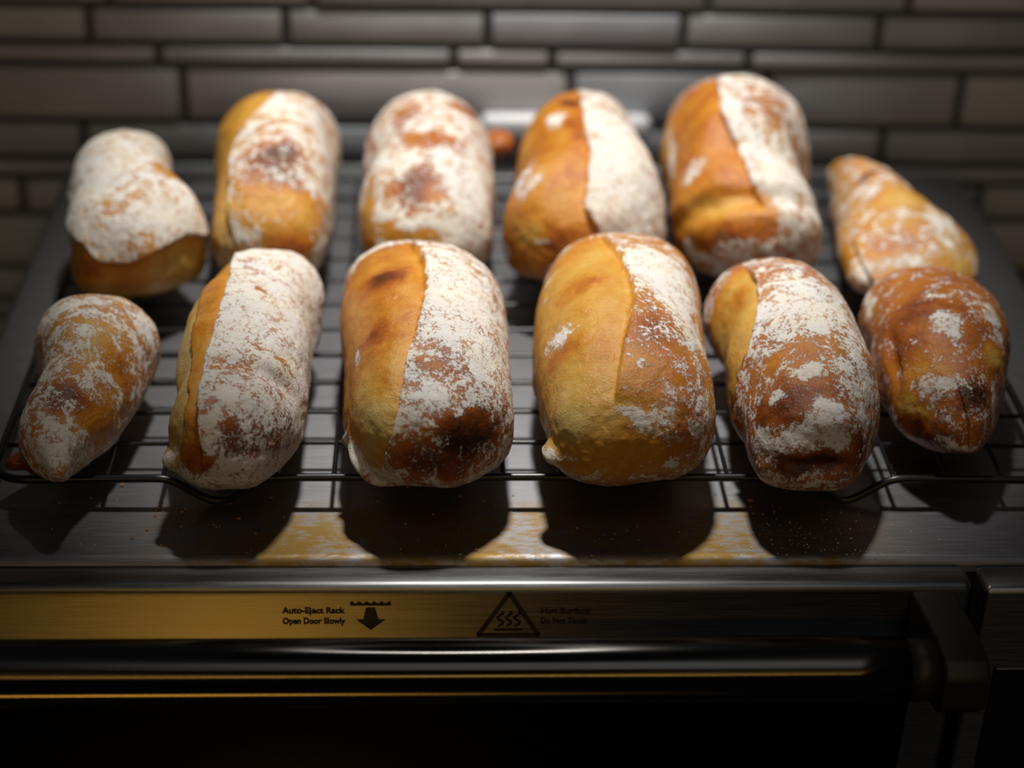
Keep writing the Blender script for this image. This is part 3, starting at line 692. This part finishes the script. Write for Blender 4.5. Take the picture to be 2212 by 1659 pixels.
   ['F', 0, 0.6, 0.139, 0.0877, 0.0413, 0.0008, 0.0009, 0.0026, 0.0034, 0.0057, 0.0096],
   ['F', 0, 0.65, 0.1791, 0.0807, 0.056, 0.0042, 0.0005, -0.0031, -0.0048, 0.0086, 0.0057],
   ['B', 0, 0.18, 0.1752, 0.06, 0.0521, 0.0042, 0.0019, -0.0035, -0.0015, 0.0039, 0.004],
   ['F', 0, 0.2, 0.1752, 0.06, 0.0521, 0.0038, 0.0017, -0.0032, -0.0014, 0.0037, 0.0037],
   ['F', 0, 0.6, 0.1596, 0.0912, 0.0604, 0.0056, -0.0002, 0.0009, 0.001, 0.0034, -0.0],
   ['B', 0, 0.15, 0.1429, 0.0487, 0.0352, 0.0056, -0.0101, 0.0023, -0.0007, 0.0022, 0.0045],
   ['F', 0, 0.2, 0.1428, 0.0487, 0.0345, 0.0055, -0.0101, 0.002, -0.0008, 0.0022, 0.0045],
   ['B', 0, 0.45, 0.1463, 0.0541, 0.0504, 0.0103, -0.0052, 0.0101, 0.0024, 0.0052, 0.0052],
   ['B', 0, 0.92, 0.1631, 0.0383, 0.0478, 0.0063, 0.001, -0.0012, -0.0006, 0.0051, 0.0048],
   ['F', 0, 0.35, 0.1637, 0.0383, 0.0476, 0.0054, 0.0011, -0.0013, -0.0007, 0.0053, 0.0051],
   ['F', 0, 0.7, 0.1557, 0.0428, 0.0508, 0.0061, -0.0011, 0.0014, 0.0004, 0.0028, 0.0021],
   ['F', 0, 0.6, 0.1476, 0.045, 0.0447, 0.0037, -0.0036, 0.0025, 0.0002, 0.0026, 0.0042],
   ['B', 0, 0.92, 0.1502, 0.0375, 0.0279, 0.0085, -0.0114, -0.0002, -0.0012, 0.0013, 0.0037],
   ['F', 0, 0.2, 0.1486, 0.0397, 0.0286, 0.0085, -0.0118, 0.0003, -0.0011, 0.0014, 0.0037],
   ['F', 0, 0.7, 0.1562, 0.0313, 0.0282, 0.0087, -0.0042, -0.0006, -0.0009, -0.0001, 0.0025],
   ['F', 0, 0.8, 0.1745, 0.0456, 0.0374, 0.0011, 0.002, -0.0005, 0.0009, 0.0041, 0.008],
   ['F', 0, 0.6, 0.1398, 0.0577, 0.0257, 0.0003, -0.0016, -0.0006, -0.0009, 0.0027, 0.0047],
   ['D', 0, -0.002, 0.1401, 0.0721, 0.044, 0.0014, -0.0016, 0.0034, 0.0031, 0.0082, 0.0121],
   ['D', 0, 0.002, 0.1517, 0.073, 0.058, 0.0126, -0.0011, 0.0058, 0.0074, 0.0135, 0.0047],
  ],
  'nb': 2.6,
  'nf': 2.6,
  'hb': 2.2,
  'hf': 2.3,
  'yb': 0.1478,
  'yf': 0.0303,
 },
 'B1': {
  'H': 0.056,
  'rows': [[0.2735, -0.1976, -0.1531], [0.2433, -0.1967, -0.1582], [0.2387, -0.2019, -0.157], [0.2197, -0.1996, -0.1521], [0.2125, -0.2001, -0.1494], [0.2001, -0.1974, -0.1403], [0.1904, -0.1948, -0.131], [0.1732, -0.195, -0.1369], [0.1688, -0.1961, -0.1423], [0.1583, -0.1935, -0.1446]],
  'seed': 45,
  'flour': 0.68,
  'bake': 0.45,
  'seams': [
   {'p': [[-0.1938, 0.1876, 0.0439], [-0.1822, 0.1599, 0.047], [-0.1761, 0.1562, 0.0412], [-0.1672, 0.1558, 0.0397], [-0.1546, 0.1592, 0.0439], [-0.1423, 0.1735, 0.0452], [-0.1361, 0.1844, 0.0392]], 'n': [[-0.96, -0.17, 0.2], [-0.54, -0.77, 0.34], [-0.13, -0.99, 0.1], [0.01, -1.0, 0.04], [0.53, -0.82, 0.23], [0.81, -0.55, 0.23], [0.98, -0.18, 0.1]], 'up': 0.0018, 'dn': 0.002, 'r': 0.006},
  ],
  'blobs': [
   ['SF', -1, 0.03, 0.06],
   ['SB', -1, 0.3, 0.06],
   ['B', -1, 0.6, -0.1796, 0.1567, 0.0374, 0.0099, -0.0029, 0.0004, -0.0009, 0.0006, 0.0066],
   ['B', -1, 0.62, -0.1626, 0.1559, 0.0357, 0.008, 0.0006, 0.0002, 0.0003, 0.0001, 0.0069],
   ['B', -1, 0.12, -0.1461, 0.1664, 0.0349, 0.0125, 0.0159, 0.0005, 0.0013, 0.0018, 0.0048],
   ['F', 0, 0.3, -0.172, 0.2212, 0.0691, 0.0046, -0.0003, -0.0006, -0.0011, 0.0025, -0.0004],
   ['B', 0, 0.7, -0.172, 0.2212, 0.0691, 0.0046, -0.0003, -0.0006, -0.0011, 0.0025, -0.0004],
   ['F', 0, 0.25, -0.1511, 0.198, 0.0637, 0.0062, -0.0016, -0.0042, -0.0148, 0.0106, 0.008],
   ['F', 1, 0.4, -0.1673, 0.1669, 0.0603, 0.012, -0.0001, -0.0002, -0, 0.0057, 0.0036],
   ['F', 1, 0.95, -0.1844, 0.1885, 0.0612, 0.008, -0.002, 0.0063, 0.0081, 0.0143, 0.0106],
   ['F', 1, 0.5, -0.1562, 0.1587, 0.045, 0.0122, 0.0059, -0.0015, 0.0006, 0.002, 0.0057],
   ['F', 1, 0.95, -0.1508, 0.168, 0.0537, 0.0124, 0.0074, -0.0066, -0.0005, 0.0036, 0.0048],
   ['F', 1, 0.9, -0.1709, 0.1596, 0.0534, 0.0079, -0.0003, 0.0002, -0, 0.0033, 0.005],
  ],
  'nb': 2.4,
  'nf': 3.6,
  'hb': 2.0,
  'hf': 3.2,
  'hprof': [[-1, 0.8], [0, 1], [1, 0.95]],
  'yb': 0.2819,
  'yf': 0.1557,
 },
 'B2': {
  'H': 0.06,
  'rows': [[0.311, -0.1412, -0.0744], [0.3016, -0.1393, -0.074], [0.2822, -0.1434, -0.079], [0.2662, -0.1399, -0.0829], [0.2582, -0.1394, -0.0835], [0.2257, -0.1324, -0.0812], [0.1952, -0.1349, -0.0815], [0.1882, -0.1368, -0.08], [0.1614, -0.1376, -0.0753], [0.1528, -0.1367, -0.0757]],
  'seed': 52,
  'flour': 0.55,
  'bake': 0.5,
  'seams': [
   {'p': [[-0.1083, 0.2695, 0.0714], [-0.1155, 0.2439, 0.0732], [-0.1229, 0.229, 0.0683], [-0.1242, 0.2095, 0.0652], [-0.1236, 0.1891, 0.0611], [-0.1233, 0.176, 0.052]], 'n': [[0.06, 0.18, 0.98], [-0.21, -0.01, 0.98], [-0.67, -0.08, 0.74], [-0.73, -0.07, 0.68], [-0.63, -0.31, 0.72], [-0.58, -0.62, 0.53]], 'up': 0.002, 'dn': 0.002, 'r': 0.008},
  ],
  'blobs': [
   ['SF', -1, 0.04, 0.05],
   ['SB', -1, 0.3, 0.05],
   ['F', 1, 0.78, -0.0975, 0.2514, 0.0704, 0.0175, -0.0019, -0.0102, -0.013, 0.0145, 0.0064],
   ['F', 1, 0.42, -0.1045, 0.2001, 0.0699, 0.0123, -0.0001, -0.0012, -0.0014, 0.0132, 0.0036],
   ['B', 1, 0.92, -0.1037, 0.1983, 0.0693, 0.0127, 0.0001, -0.0016, -0.0018, 0.0138, 0.0041],
   ['F', 1, 0.7, -0.0861, 0.2311, 0.0589, 0.003, -0.0014, -0.0065, -0.006, 0.0085, 0.0122],
   ['F', 0, 0.15, -0.1013, 0.1776, 0.0589, 0.0191, 0.0019, -0.0027, -0.0005, 0.0062, 0.0052],
   ['B', 0, 0.3, -0.1013, 0.1776, 0.0589, 0.0191, 0.0019, -0.0027, -0.0006, 0.0065, 0.0054],
   ['F', 0, 0.35, -0.1027, 0.1694, 0.049, 0.018, 0.0013, -0.0005, 0, 0.0034, 0.0072],
   ['B', 0, 0.34, -0.1027, 0.1694, 0.049, 0.018, 0.0013, -0.0005, 0, 0.0034, 0.0072],
   ['B', 0, 0.68, -0.0981, 0.1677, 0.0419, 0.0096, 0.0018, -0.0002, 0.0003, 0.0011, 0.0054],
   ['F', 0, 0.15, -0.0981, 0.1677, 0.0419, 0.0096, 0.0018, -0.0002, 0.0003, 0.0011, 0.0054],
   ['F', 0, 0.7, -0.1157, 0.1691, 0.0468, 0.0055, -0.001, 0.0005, -0.0002, 0.0019, 0.0047],
   ['F', 0, 0.6, -0.086, 0.1765, 0.0302, 0.0017, 0.0028, 0.0015, 0.0024, 0.0024, 0.0056],
   ['B', 0, 0.1, -0.1268, 0.174, 0.0422, 0.0048, -0.0052, 0.0018, -0.0021, 0.0077, 0.0165],
  ],
  'nb': 3.2,
  'nf': 3.2,
  'hb': 2.4,
  'hf': 2.4,
  'yb': 0.3094,
  'yf': 0.1667,
 },
 'B3': {
  'H': 0.06,
  'rows': [[0.3291, -0.0651, -0.0024], [0.3056, -0.06, -0.0142], [0.2726, -0.0703, -0.0071], [0.2463, -0.0684, -0.0092], [0.2294, -0.0648, -0.0079], [0.2057, -0.0721, -0.0098], [0.1902, -0.0702, -0.0065], [0.1828, -0.0733, -0.0066], [0.1635, -0.0747, -0.0059]],
  'seed': 59,
  'flour': 0.62,
  'bake': 0.55,
  'seams': [
  ],
  'blobs': [
   ['F', 0, 0.34, -0.0458, 0.1887, 0.0641, 0.011, -0.0009, 0.0012, 0.0012, 0.0124, 0.0067],
   ['B', 0, 0.8, -0.0457, 0.1866, 0.063, 0.011, -0.0009, 0.0011, 0.001, 0.0118, 0.0071],
   ['F', 0, 0.4, -0.0484, 0.2486, 0.0723, 0.0064, -0.0003, 0.0022, 0.0064, 0.0124, 0.0022],
   ['B', 0, 0.65, -0.0484, 0.2486, 0.0723, 0.0064, -0.0003, 0.0022, 0.0064, 0.0124, 0.0022],
   ['F', 0, 0.3, -0.0382, 0.2154, 0.0724, 0.0124, -0.0004, -0.0002, -0.0001, 0.0082, 0.0011],
   ['B', 0, 0.6, -0.0382, 0.2154, 0.0724, 0.0124, -0.0004, -0.0002, -0.0002, 0.0099, 0.0014],
   ['F', 0, 0.1, -0.0218, 0.262, 0.0681, 0.0066, -0.0009, -0.0047, -0.0061, 0.0064, 0.0038],
   ['B', 0, 0.72, -0.0218, 0.2659, 0.0677, 0.0078, -0.0012, -0.0054, -0.0077, 0.0075, 0.0045],
   ['F', 0, 0.05, -0.0662, 0.188, 0.0448, 0.0018, -0.0036, 0.0031, 0.0012, 0.0097, 0.0155],
   ['B', 0, 0.3, -0.0661, 0.1894, 0.0466, 0.0023, -0.0039, 0.0041, 0.002, 0.01, 0.0154],
   ['F', 0, 0.12, -0.0479, 0.1724, 0.0469, 0.0159, -0.0019, 0.0009, -0.0001, 0.0016, 0.0041],
   ['B', 0, 0.32, -0.0476, 0.1719, 0.0456, 0.0178, -0.0019, 0.0009, -0.0002, 0.0019, 0.0058],
   ['F', 0, 0.92, -0.0181, 0.1909, 0.057, 0.0074, 0.0031, -0.007, -0.007, 0.0161, 0.0163],
   ['F', 0, 0.85, -0.0395, 0.1742, 0.0517, 0.01, 0, 0, -0, 0.0016, 0.0027],
   ['F', 0, 0.85, -0.0497, 0.2014, 0.0682, 0.0091, -0.001, 0.0025, 0.0015, 0.0055, 0.002],
   ['B', 0, 0.5, -0.0658, 0.2579, 0.0544, 0.0013, -0.0005, 0.0033, 0.0047, 0.0086, 0.0127],
   ['F', 0, 0.2, -0.0658, 0.2579, 0.0544, 0.0009, -0.0004, 0.0022, 0.004, 0.0074, 0.0109],
  ],
  'nb': 3.0,
  'nf': 3.2,
  'hb': 2.4,
  'hf': 2.4,
  'yb': 0.3111,
  'yf': 0.1703,
 },
 'B4': {
  'H': 0.063,
  'rows': [[0.3283, 0.0136, 0.0767], [0.3125, 0.0139, 0.0751], [0.2897, 0.0071, 0.063], [0.2806, 0.0067, 0.0608], [0.2538, -0.0005, 0.0612], [0.2203, 0.0045, 0.0671], [0.1889, -0.0121, 0.0696], [0.1698, -0.0043, 0.066]],
  'seed': 66,
  'flour': 0.6,
  'bake': 0.55,
  'seams': [
   {'p': [[0.0313, 0.2659, 0.0745], [0.0304, 0.234, 0.0767], [0.0306, 0.2142, 0.076], [0.0315, 0.1953, 0.0729], [0.0291, 0.18, 0.0665], [0.0278, 0.1721, 0.0598], [0.0331, 0.1676, 0.0527]], 'n': [[-0.01, 0.19, 0.98], [-0.06, -0.01, 1.0], [-0.06, -0.08, 1.0], [0.01, -0.26, 0.96], [-0.01, -0.53, 0.85], [-0.03, -0.75, 0.66], [0.02, -0.92, 0.4]], 'up': 0.002, 'dn': 0.002, 'r': 0.008},
  ],
  'blobs': [
   ['SF', -1, 0.1, 0.05],
   ['SB', -1, 0.48, 0.05],
   ['B', -1, 0.95, 0.0274, 0.256, 0.0758, 0.0065, -0.0002, 0.0007, 0.0011, 0.0056, -0.0005],
   ['B', -1, 0.7, 0.0272, 0.2245, 0.0761, 0.0046, -0.0002, 0.0009, 0.0046, 0.0159, 0.0014],
   ['F', -1, 0.75, 0.0184, 0.2383, 0.0735, 0.0046, -0.0004, 0.0025, 0.0059, 0.0093, 0.0039],
   ['F', -1, 0.55, 0.0031, 0.1944, 0.0623, 0.0088, -0.0015, 0.0095, 0.0106, 0.0142, 0.0129],
   ['B', -1, 0.1, 0.0024, 0.233, 0.0379, 0.0003, -0.0038, 0.0012, -0.0009, 0.0141, 0.0241],
   ['B', -1, 0.4, 0.0194, 0.1741, 0.0606, 0.0098, -0.0015, 0.0014, 0.0005, 0.0071, 0.0074],
   ['F', 1, 0.98, 0.0463, 0.1879, 0.0677, 0.0194, 0.0025, -0.0069, -0.0096, 0.0348, 0.0193],
   ['F', 0, 0.12, 0.0155, 0.1679, 0.0486, 0.0137, -0.0038, 0.0015, -0.0004, 0.0021, 0.0057],
   ['B', 0, 0.68, 0.0153, 0.1676, 0.0475, 0.0118, -0.0033, 0.0012, -0.0004, 0.0019, 0.0058],
   ['F', 0, 0.8, -0.0046, 0.1856, 0.0327, 0.0011, -0.0032, -0.0001, -0.001, 0.0023, 0.0045],
   ['F', 0, 0.6, 0.0096, 0.1696, 0.0456, 0.0078, -0.0043, 0.0013, -0.0002, 0.0005, 0.0015],
   ['B', 0, 0.2, 0.0038, 0.1746, 0.047, 0.0058, -0.0051, 0.0021, -0.0005, 0.0026, 0.0054],
  ],
  'nb': 2.9,
  'nf': 3.4,
  'hb': 2.4,
  'hf': 2.6,
  'yb': 0.3063,
  'yf': 0.1649,
 },
 'B5': {
  'H': 0.07,
  'rows': [[0.3271, 0.0749, 0.1602], [0.3142, 0.073, 0.1504], [0.2894, 0.0685, 0.1423], [0.269, 0.0721, 0.1437], [0.25, 0.0715, 0.1419], [0.2261, 0.0744, 0.1289], [0.2141, 0.0698, 0.1293], [0.1966, 0.0671, 0.1379], [0.172, 0.0802, 0.1442], [0.1547, 0.0641, 0.1376]],
  'seed': 73,
  'flour': 0.6,
  'bake': 0.55,
  'seams': [
   {'p': [[0.0955, 0.2633, 0.0816], [0.0923, 0.228, 0.0811], [0.0969, 0.2121, 0.073], [0.0994, 0.1959, 0.0688], [0.1014, 0.1853, 0.065], [0.1052, 0.1785, 0.0613]], 'n': [[-0.32, 0.13, 0.94], [-0.33, -0.41, 0.85], [-0.07, -0.53, 0.84], [-0.07, -0.27, 0.96], [-0.1, -0.44, 0.89], [-0.06, -0.59, 0.81]], 'up': 0.002, 'dn': 0.002, 'r': 0.008},
  ],
  'blobs': [
   ['SF', -1, 0.15, 0.05],
   ['SB', -1, 0.52, 0.05],
   ['F', -1, 0.62, 0.074, 0.2434, 0.055, 0.0014, -0.0024, 0.0059, 0.0036, 0.0126, 0.0203],
   ['B', -1, 0.2, 0.0729, 0.2495, 0.0501, 0.0006, -0.0017, 0.004, 0.0032, 0.0158, 0.0262],
   ['F', -1, 0.65, 0.0779, 0.2064, 0.0618, 0.0056, -0.0013, 0.0061, 0.0038, 0.0056, 0.0052],
   ['F', 1, 0.92, 0.0972, 0.2189, 0.0772, 0.0033, -0.0002, 0.0002, 0.0011, 0.0226, 0.0135],
   ['F', 1, 0.45, 0.1145, 0.2342, 0.0819, 0.0151, 0.0004, -0.0066, -0.0073, 0.0156, 0.0057],
   ['B', 1, 0.68, 0.1122, 0.2465, 0.0838, 0.013, -0.0004, -0.0022, -0.0035, 0.0132, 0.001],
   ['F', 1, 0.9, 0.1136, 0.1942, 0.0676, 0.0124, 0.0002, -0.0028, -0.0047, 0.0194, 0.0053],
   ['F', 1, 0.45, 0.1283, 0.228, 0.0619, 0.0023, 0.0032, -0.0031, -0.001, 0.0058, 0.009],
   ['F', 0, 0.04, 0.0879, 0.182, 0.0566, 0.0197, -0.0103, 0.0093, 0.0007, 0.0041, 0.0051],
   ['B', 0, 0.26, 0.0862, 0.1833, 0.0561, 0.0196, -0.0115, 0.01, 0.0007, 0.0044, 0.0057],
   ['B', 0, 0.52, 0.0953, 0.1733, 0.0528, 0.0119, -0.0043, 0.0028, 0.0001, 0.0028, 0.0042],
   ['F', 0, 0.12, 0.0901, 0.175, 0.0497, 0.0176, -0.012, 0.0064, -0.0001, 0.0023, 0.0043],
   ['F', 0, 0.58, 0.1035, 0.1682, 0.0424, 0.0202, -0.0009, 0.0005, -0.0002, 0.0004, 0.0063],
   ['B', 0, 0.68, 0.1114, 0.1687, 0.0468, 0.0162, 0.0008, 0.0001, 0.0001, 0.0013, 0.0063],
   ['F', 0, 0.9, 0.0787, 0.186, 0.0323, 0.0049, -0.0065, -0.0005, -0.0014, 0.0014, 0.004],
   ['D', 0, -0.004, 0.0958, 0.1814, 0.0613, 0.036, -0.0074, 0.0091, 0.0004, 0.0024, 0.0019],
  ],
  'nb': 3.0,
  'nf': 2.9,
  'hb': 2.5,
  'hf': 2.6,
  'hprof': [[-1, 1.04], [0.1, 1], [0.4, 0.84], [1, 0.84]],
  'yb': 0.3055,
  'yf': 0.168,
 },
 'B6': {
  'H': 0.037,
  'rows': [[0.3016, 0.1409, 0.1538], [0.2897, 0.1526, 0.1628], [0.278, 0.156, 0.1692], [0.2687, 0.1543, 0.1742], [0.2532, 0.1504, 0.1798], [0.2443, 0.1536, 0.1881], [0.2177, 0.1502, 0.191], [0.1975, 0.1463, 0.2113], [0.1808, 0.1398, 0.209], [0.1763, 0.1398, 0.2112], [0.1635, 0.1249, 0.2203]],
  'seed': 80,
  'flour': 0.45,
  'bake': 0.42,
  'seams': [
   {'p': [[0.1529, 0.2103, 0.038], [0.1505, 0.1871, 0.0353], [0.1524, 0.1683, 0.0315], [0.1556, 0.1631, 0.0274]], 'n': [[-0.83, 0.03, 0.56], [-0.72, -0.06, 0.69], [-0.48, -0.49, 0.72], [-0.41, -0.9, 0.14]], 'up': 0.0015, 'dn': 0.001, 'r': 0.006},
  ],
  'blobs': [
   ['F', 0, 0.03, 0.1463, 0.1871, 0.0284, 0.001, 0.0004, 0.0042, 0.0037, 0.0082, 0.0135],
   ['B', 0, 0.42, 0.1463, 0.1871, 0.0284, 0.0011, 0.0004, 0.0045, 0.004, 0.0087, 0.0144],
   ['F', 0, 0, 0.1596, 0.2749, 0.0381, 0.0044, 0.0016, 0.0066, 0.002, 0.0019, 0.0026],
   ['B', 0, 0.55, 0.1596, 0.2749, 0.0381, 0.0049, 0.0017, 0.0072, 0.0023, 0.0021, 0.003],
   ['F', 0, 0.35, 0.1648, 0.2336, 0.0491, 0.0065, -0.0001, 0.0032, 0.0021, 0.0028, 0.0009],
   ['B', 0, 0.92, 0.1648, 0.2336, 0.0491, 0.0065, -0.0001, 0.0032, 0.0025, 0.0034, 0.0011],
   ['F', 0, 0.2, 0.1733, 0.2084, 0.0495, 0.0096, -0.0004, 0.0004, 0.0003, 0.0069, 0.0009],
   ['B', 0, 0.18, 0.1733, 0.2084, 0.0495, 0.0096, -0.0004, 0.0004, 0.0004, 0.0076, 0.001],
   ['F', 0, 0.65, 0.1895, 0.1895, 0.0437, 0.0056, 0.0004, -0.0018, -0.0034, 0.0119, 0.0053],
   ['F', 0, 0.6, 0.1573, 0.2242, 0.0434, 0.0063, 0.0001, 0.0078, 0.0043, 0.0046, 0.0049],
   ['B', 0, 0.6, 0.1669, 0.1799, 0.0416, 0.0103, -0.0009, 0.0016, 0.001, 0.0073, 0.0029],
   ['F', 0, 0.6, 0.1693, 0.1698, 0.0374, 0.0082, -0.0005, 0.0005, 0.0002, 0.0038, 0.0021],
   ['B', 0, 0.1, 0.1949, 0.1719, 0.0341, 0.0064, 0.0013, -0.0027, -0.0013, 0.0047, 0.0033],
   ['F', 0, 0.2, 0.1943, 0.1708, 0.0337, 0.0064, 0.0014, -0.0026, -0.0009, 0.0036, 0.0027],
  ],
  'nb': 2.6,
  'nf': 2.4,
  'hb': 2.0,
  'hf': 2.2,
  'hprof': [[-1, 1], [0, 1], [0.5, 0.95], [1, 0.8]],
  'ex': 1.0,
  'et': 1.2,
  'yb': 0.2855,
  'yf': 0.1602,
 },
}
def build_loaf(key, label):
    L = LOAVES[key]
    V, na, nb, fl, bk = loaf_mesh(L)
    org = np.array([V[:, 0].mean(), V[:, 1].mean(), RACK_TOP]); V = V - org
    n = len(V); V = np.vstack([V, V[:nb].mean(0), V[-nb:].mean(0)])
    fl = np.append(fl, [fl[:nb].mean(), fl[-nb:].mean()]) if len(fl) == n else fl; bk = np.append(bk, [bk[:nb].mean(), bk[-nb:].mean()])
    i, j = np.meshgrid(np.arange(na - 1), np.arange(nb), indexing='ij'); j2 = (j + 1) % nb
    Fq = np.stack([i * nb + j, i * nb + j2, (i + 1) * nb + j2, (i + 1) * nb + j], -1).reshape(-1, 4)
    jj = np.arange(nb); T0 = np.stack([np.full(nb, n), (jj + 1) % nb, jj], -1); T1 = np.stack([np.full(nb, n + 1), (na - 1) * nb + jj, (na - 1) * nb + (jj + 1) % nb], -1)
    me = bpy.data.meshes.new('ciabatta_roll')
    me.vertices.add(len(V)); me.vertices.foreach_set('co', V.astype(np.float32).ravel())
    lv = np.concatenate([Fq.ravel(), T0.ravel(), T1.ravel()]).astype(np.int32)
    ls = np.concatenate([np.arange(len(Fq)) * 4, len(Fq) * 4 + np.arange(2 * nb) * 3]).astype(np.int32)
    me.loops.add(len(lv)); me.loops.foreach_set('vertex_index', lv)
    me.polygons.add(len(ls)); me.polygons.foreach_set('loop_start', ls)
    me.update(calc_edges=True)
    me.polygons.foreach_set('use_smooth', np.ones(len(ls), bool))
    for nm, a in (('flour', fl), ('bake', bk)):
        at = me.attributes.new(nm, 'FLOAT', 'POINT'); at.data.foreach_set('value', a.astype(np.float32))
    o = link('ciabatta_roll', me, M_CRUST, None, org.tolist())
    tag(o, label, 'bread', 'ciabatta rolls on the cooling rack')
    return o
LABELS = [
 ('F1', 'small tapering roll at the front left of the rack, caramel drip at its tip'),
 ('F2', 'long floury front roll with narrow golden fold, above the left rack foot'),
 ('F3', 'broad front roll, left half bare golden fold, right half white flour over dark brown'),
 ('F4', 'widest front roll with a bare yellow front end and curled floury lip'),
 ('F5', 'leaning front roll with a thick flour clump above its dark burnt front end'),
 ('F6', 'oval brown roll with a notched tip at the front right of the rack'),
 ('B1', 'short squarish rear roll at the back left, white top and golden front face'),
 ('B2', 'rear roll with a dark brown scorched patch and golden lower half, second from back left'),
 ('B3', 'rear roll mottled white and brown with a small brown nub at its right'),
 ('B4', 'rear roll with solid white right half and brown left half'),
 ('B5', 'tallest rear roll with a pinched waist and a golden bulge at its front'),
 ('B6', 'small pointed triangular roll at the back right of the rack')]
ROLLS = {k: build_loaf(k, lab) for k, lab in LABELS}
def lumpy(name, rx, ry, rz, seed, n=18):
    V = []; F = []
    for i in range(n + 1):
        a = math.pi * i / n
        for j in range(2 * n):
            b = math.pi * j / n; V.append((math.sin(a) * math.cos(b), math.sin(a) * math.sin(b), math.cos(a)))
    V = np.array(V); V = V * (1 + .22 * fbm(V * 1.6, 3, seed))[:, None] * np.array([rx, ry, rz])
    for i in range(n):
        for j in range(2 * n): F.append((i * 2 * n + j, (i + 1) * 2 * n + j, (i + 1) * 2 * n + (j + 1) % (2 * n), i * 2 * n + (j + 1) % (2 * n)))
    return mesh(name, V, F, True)
nb_me = lumpy('crust_nub', .0075, .009, .0065, 3)
for nm, val in (('flour', .02), ('bake', .66)):
    at = nb_me.attributes.new(nm, 'FLOAT', 'POINT'); at.data.foreach_set('value', [val] * len(nb_me.vertices))
nub = link('crust_nub', nb_me, M_CRUST, ROLLS['B3']); nub.location = Vector((-.0050, .2890, .0395)) - ROLLS['B3'].location; nub['label'] = 'bare brown nub of crust'
# burnt sugar that ran out of the front left roll on to the wires
out = [(-.1957, .0408), (-.1930, .0450), (-.1895, .0500), (-.1850, .0470), (-.1800, .0430), (-.1740, .0372), (-.1700, .0345), (-.1722, .0326), (-.1760, .0338), (-.1790, .0326), (-.1812, .0352), (-.1850, .0362), (-.1885, .0392), (-.1925, .0388)]
bm = bmesh.new(); vs = [bm.verts.new((x, y, .0126)) for x, y in out]; f = bm.faces.new(vs)
r = bmesh.ops.extrude_face_region(bm, geom=[f]); bmesh.ops.translate(bm, vec=(0, 0, .0042), verts=[v for v in r['geom'] if isinstance(v, bmesh.types.BMVert)])
bmesh.ops.recalc_face_normals(bm, faces=bm.faces)
bmesh.ops.bevel(bm, geom=bm.edges[:], offset=.0012, segments=3, profile=.5, affect='EDGES', clamp_overlap=True)
me = bpy.data.meshes.new('caramel_drip'); bm.to_mesh(me); bm.free(); me.polygons.foreach_set('use_smooth', [True] * len(me.polygons))
dr = link('caramel_drip', me, M_CARAMEL, ROLLS['F1']); dr.location = -ROLLS['F1'].location; dr['label'] = 'glossy dark brown burnt drip'

# ---------------------------------------------------------------- crumbs and flour on the steel
rng = random.Random(8)
def scatter(name, items, mat, label, cat, lumps):
    V = []; F = []
    for (x, y, z, s) in items:
        q = [Vector((1, 0, 0)), Vector((-1, 0, 0)), Vector((0, 1, 0)), Vector((0, -1, 0)), Vector((0, 0, 1)), Vector((0, 0, -.6))]
        k = len(V); a = rng.uniform(0, 6.28)
        for v in q:
            v = Matrix.Rotation(a, 3, 'Z') @ v; V.append((x + v.x * s * rng.uniform(.6, 1.3), y + v.y * s * rng.uniform(.6, 1.3), z + .55 * s + v.z * s * rng.uniform(.6, .9)))
        for t in ((0, 2, 4), (2, 1, 4), (1, 3, 4), (3, 0, 4), (2, 0, 5), (1, 2, 5), (3, 1, 5), (0, 3, 5)): F.append(tuple(k + i for i in t))
    o = link(name, mesh(name, V, F), mat); tag(o, label, cat, kind='stuff'); return o
it = []
for cx, cy, sx, sy, n in ((.098, .014, .017, .010, 150), (-.09, .016, .02, .012, 26), (-.02, .018, .02, .012, 22), (.045, .015, .022, .012, 22), (.11, .004, .012, .004, 40), (-.165, .03, .012, .012, 20)):
    for _ in range(n):
        y = rng.gauss(cy, sy)
        if y > .002: it.append((rng.gauss(cx, sx), y, 0, abs(rng.gauss(.00016, .00010)) + .00008))
scatter('flour_specks', it, M_FLOURDUST, 'tiny white flour specks sprinkled along the front of the steel oven top', 'flour specks', False)
it = []
for cx, cy, sx, sy, n in ((-.10, .041, .03, .008, 18), (-.028, .040, .012, .004, 16), (.085, .037, .02, .008, 18), (-.135, .026, .012, .01, 16), (-.06, .006, .03, .003, 6), (.04, .01, .02, .006, 4)):
    for _ in range(n): it.append((rng.gauss(cx, sx), max(.002, rng.gauss(cy, sy)), 0, abs(rng.gauss(.00035, .0003)) + .00015))
scatter('bread_crumbs', it, M_CRUMB, 'small brown bread crumbs fallen under the front edge of the rack', 'crumbs', False)
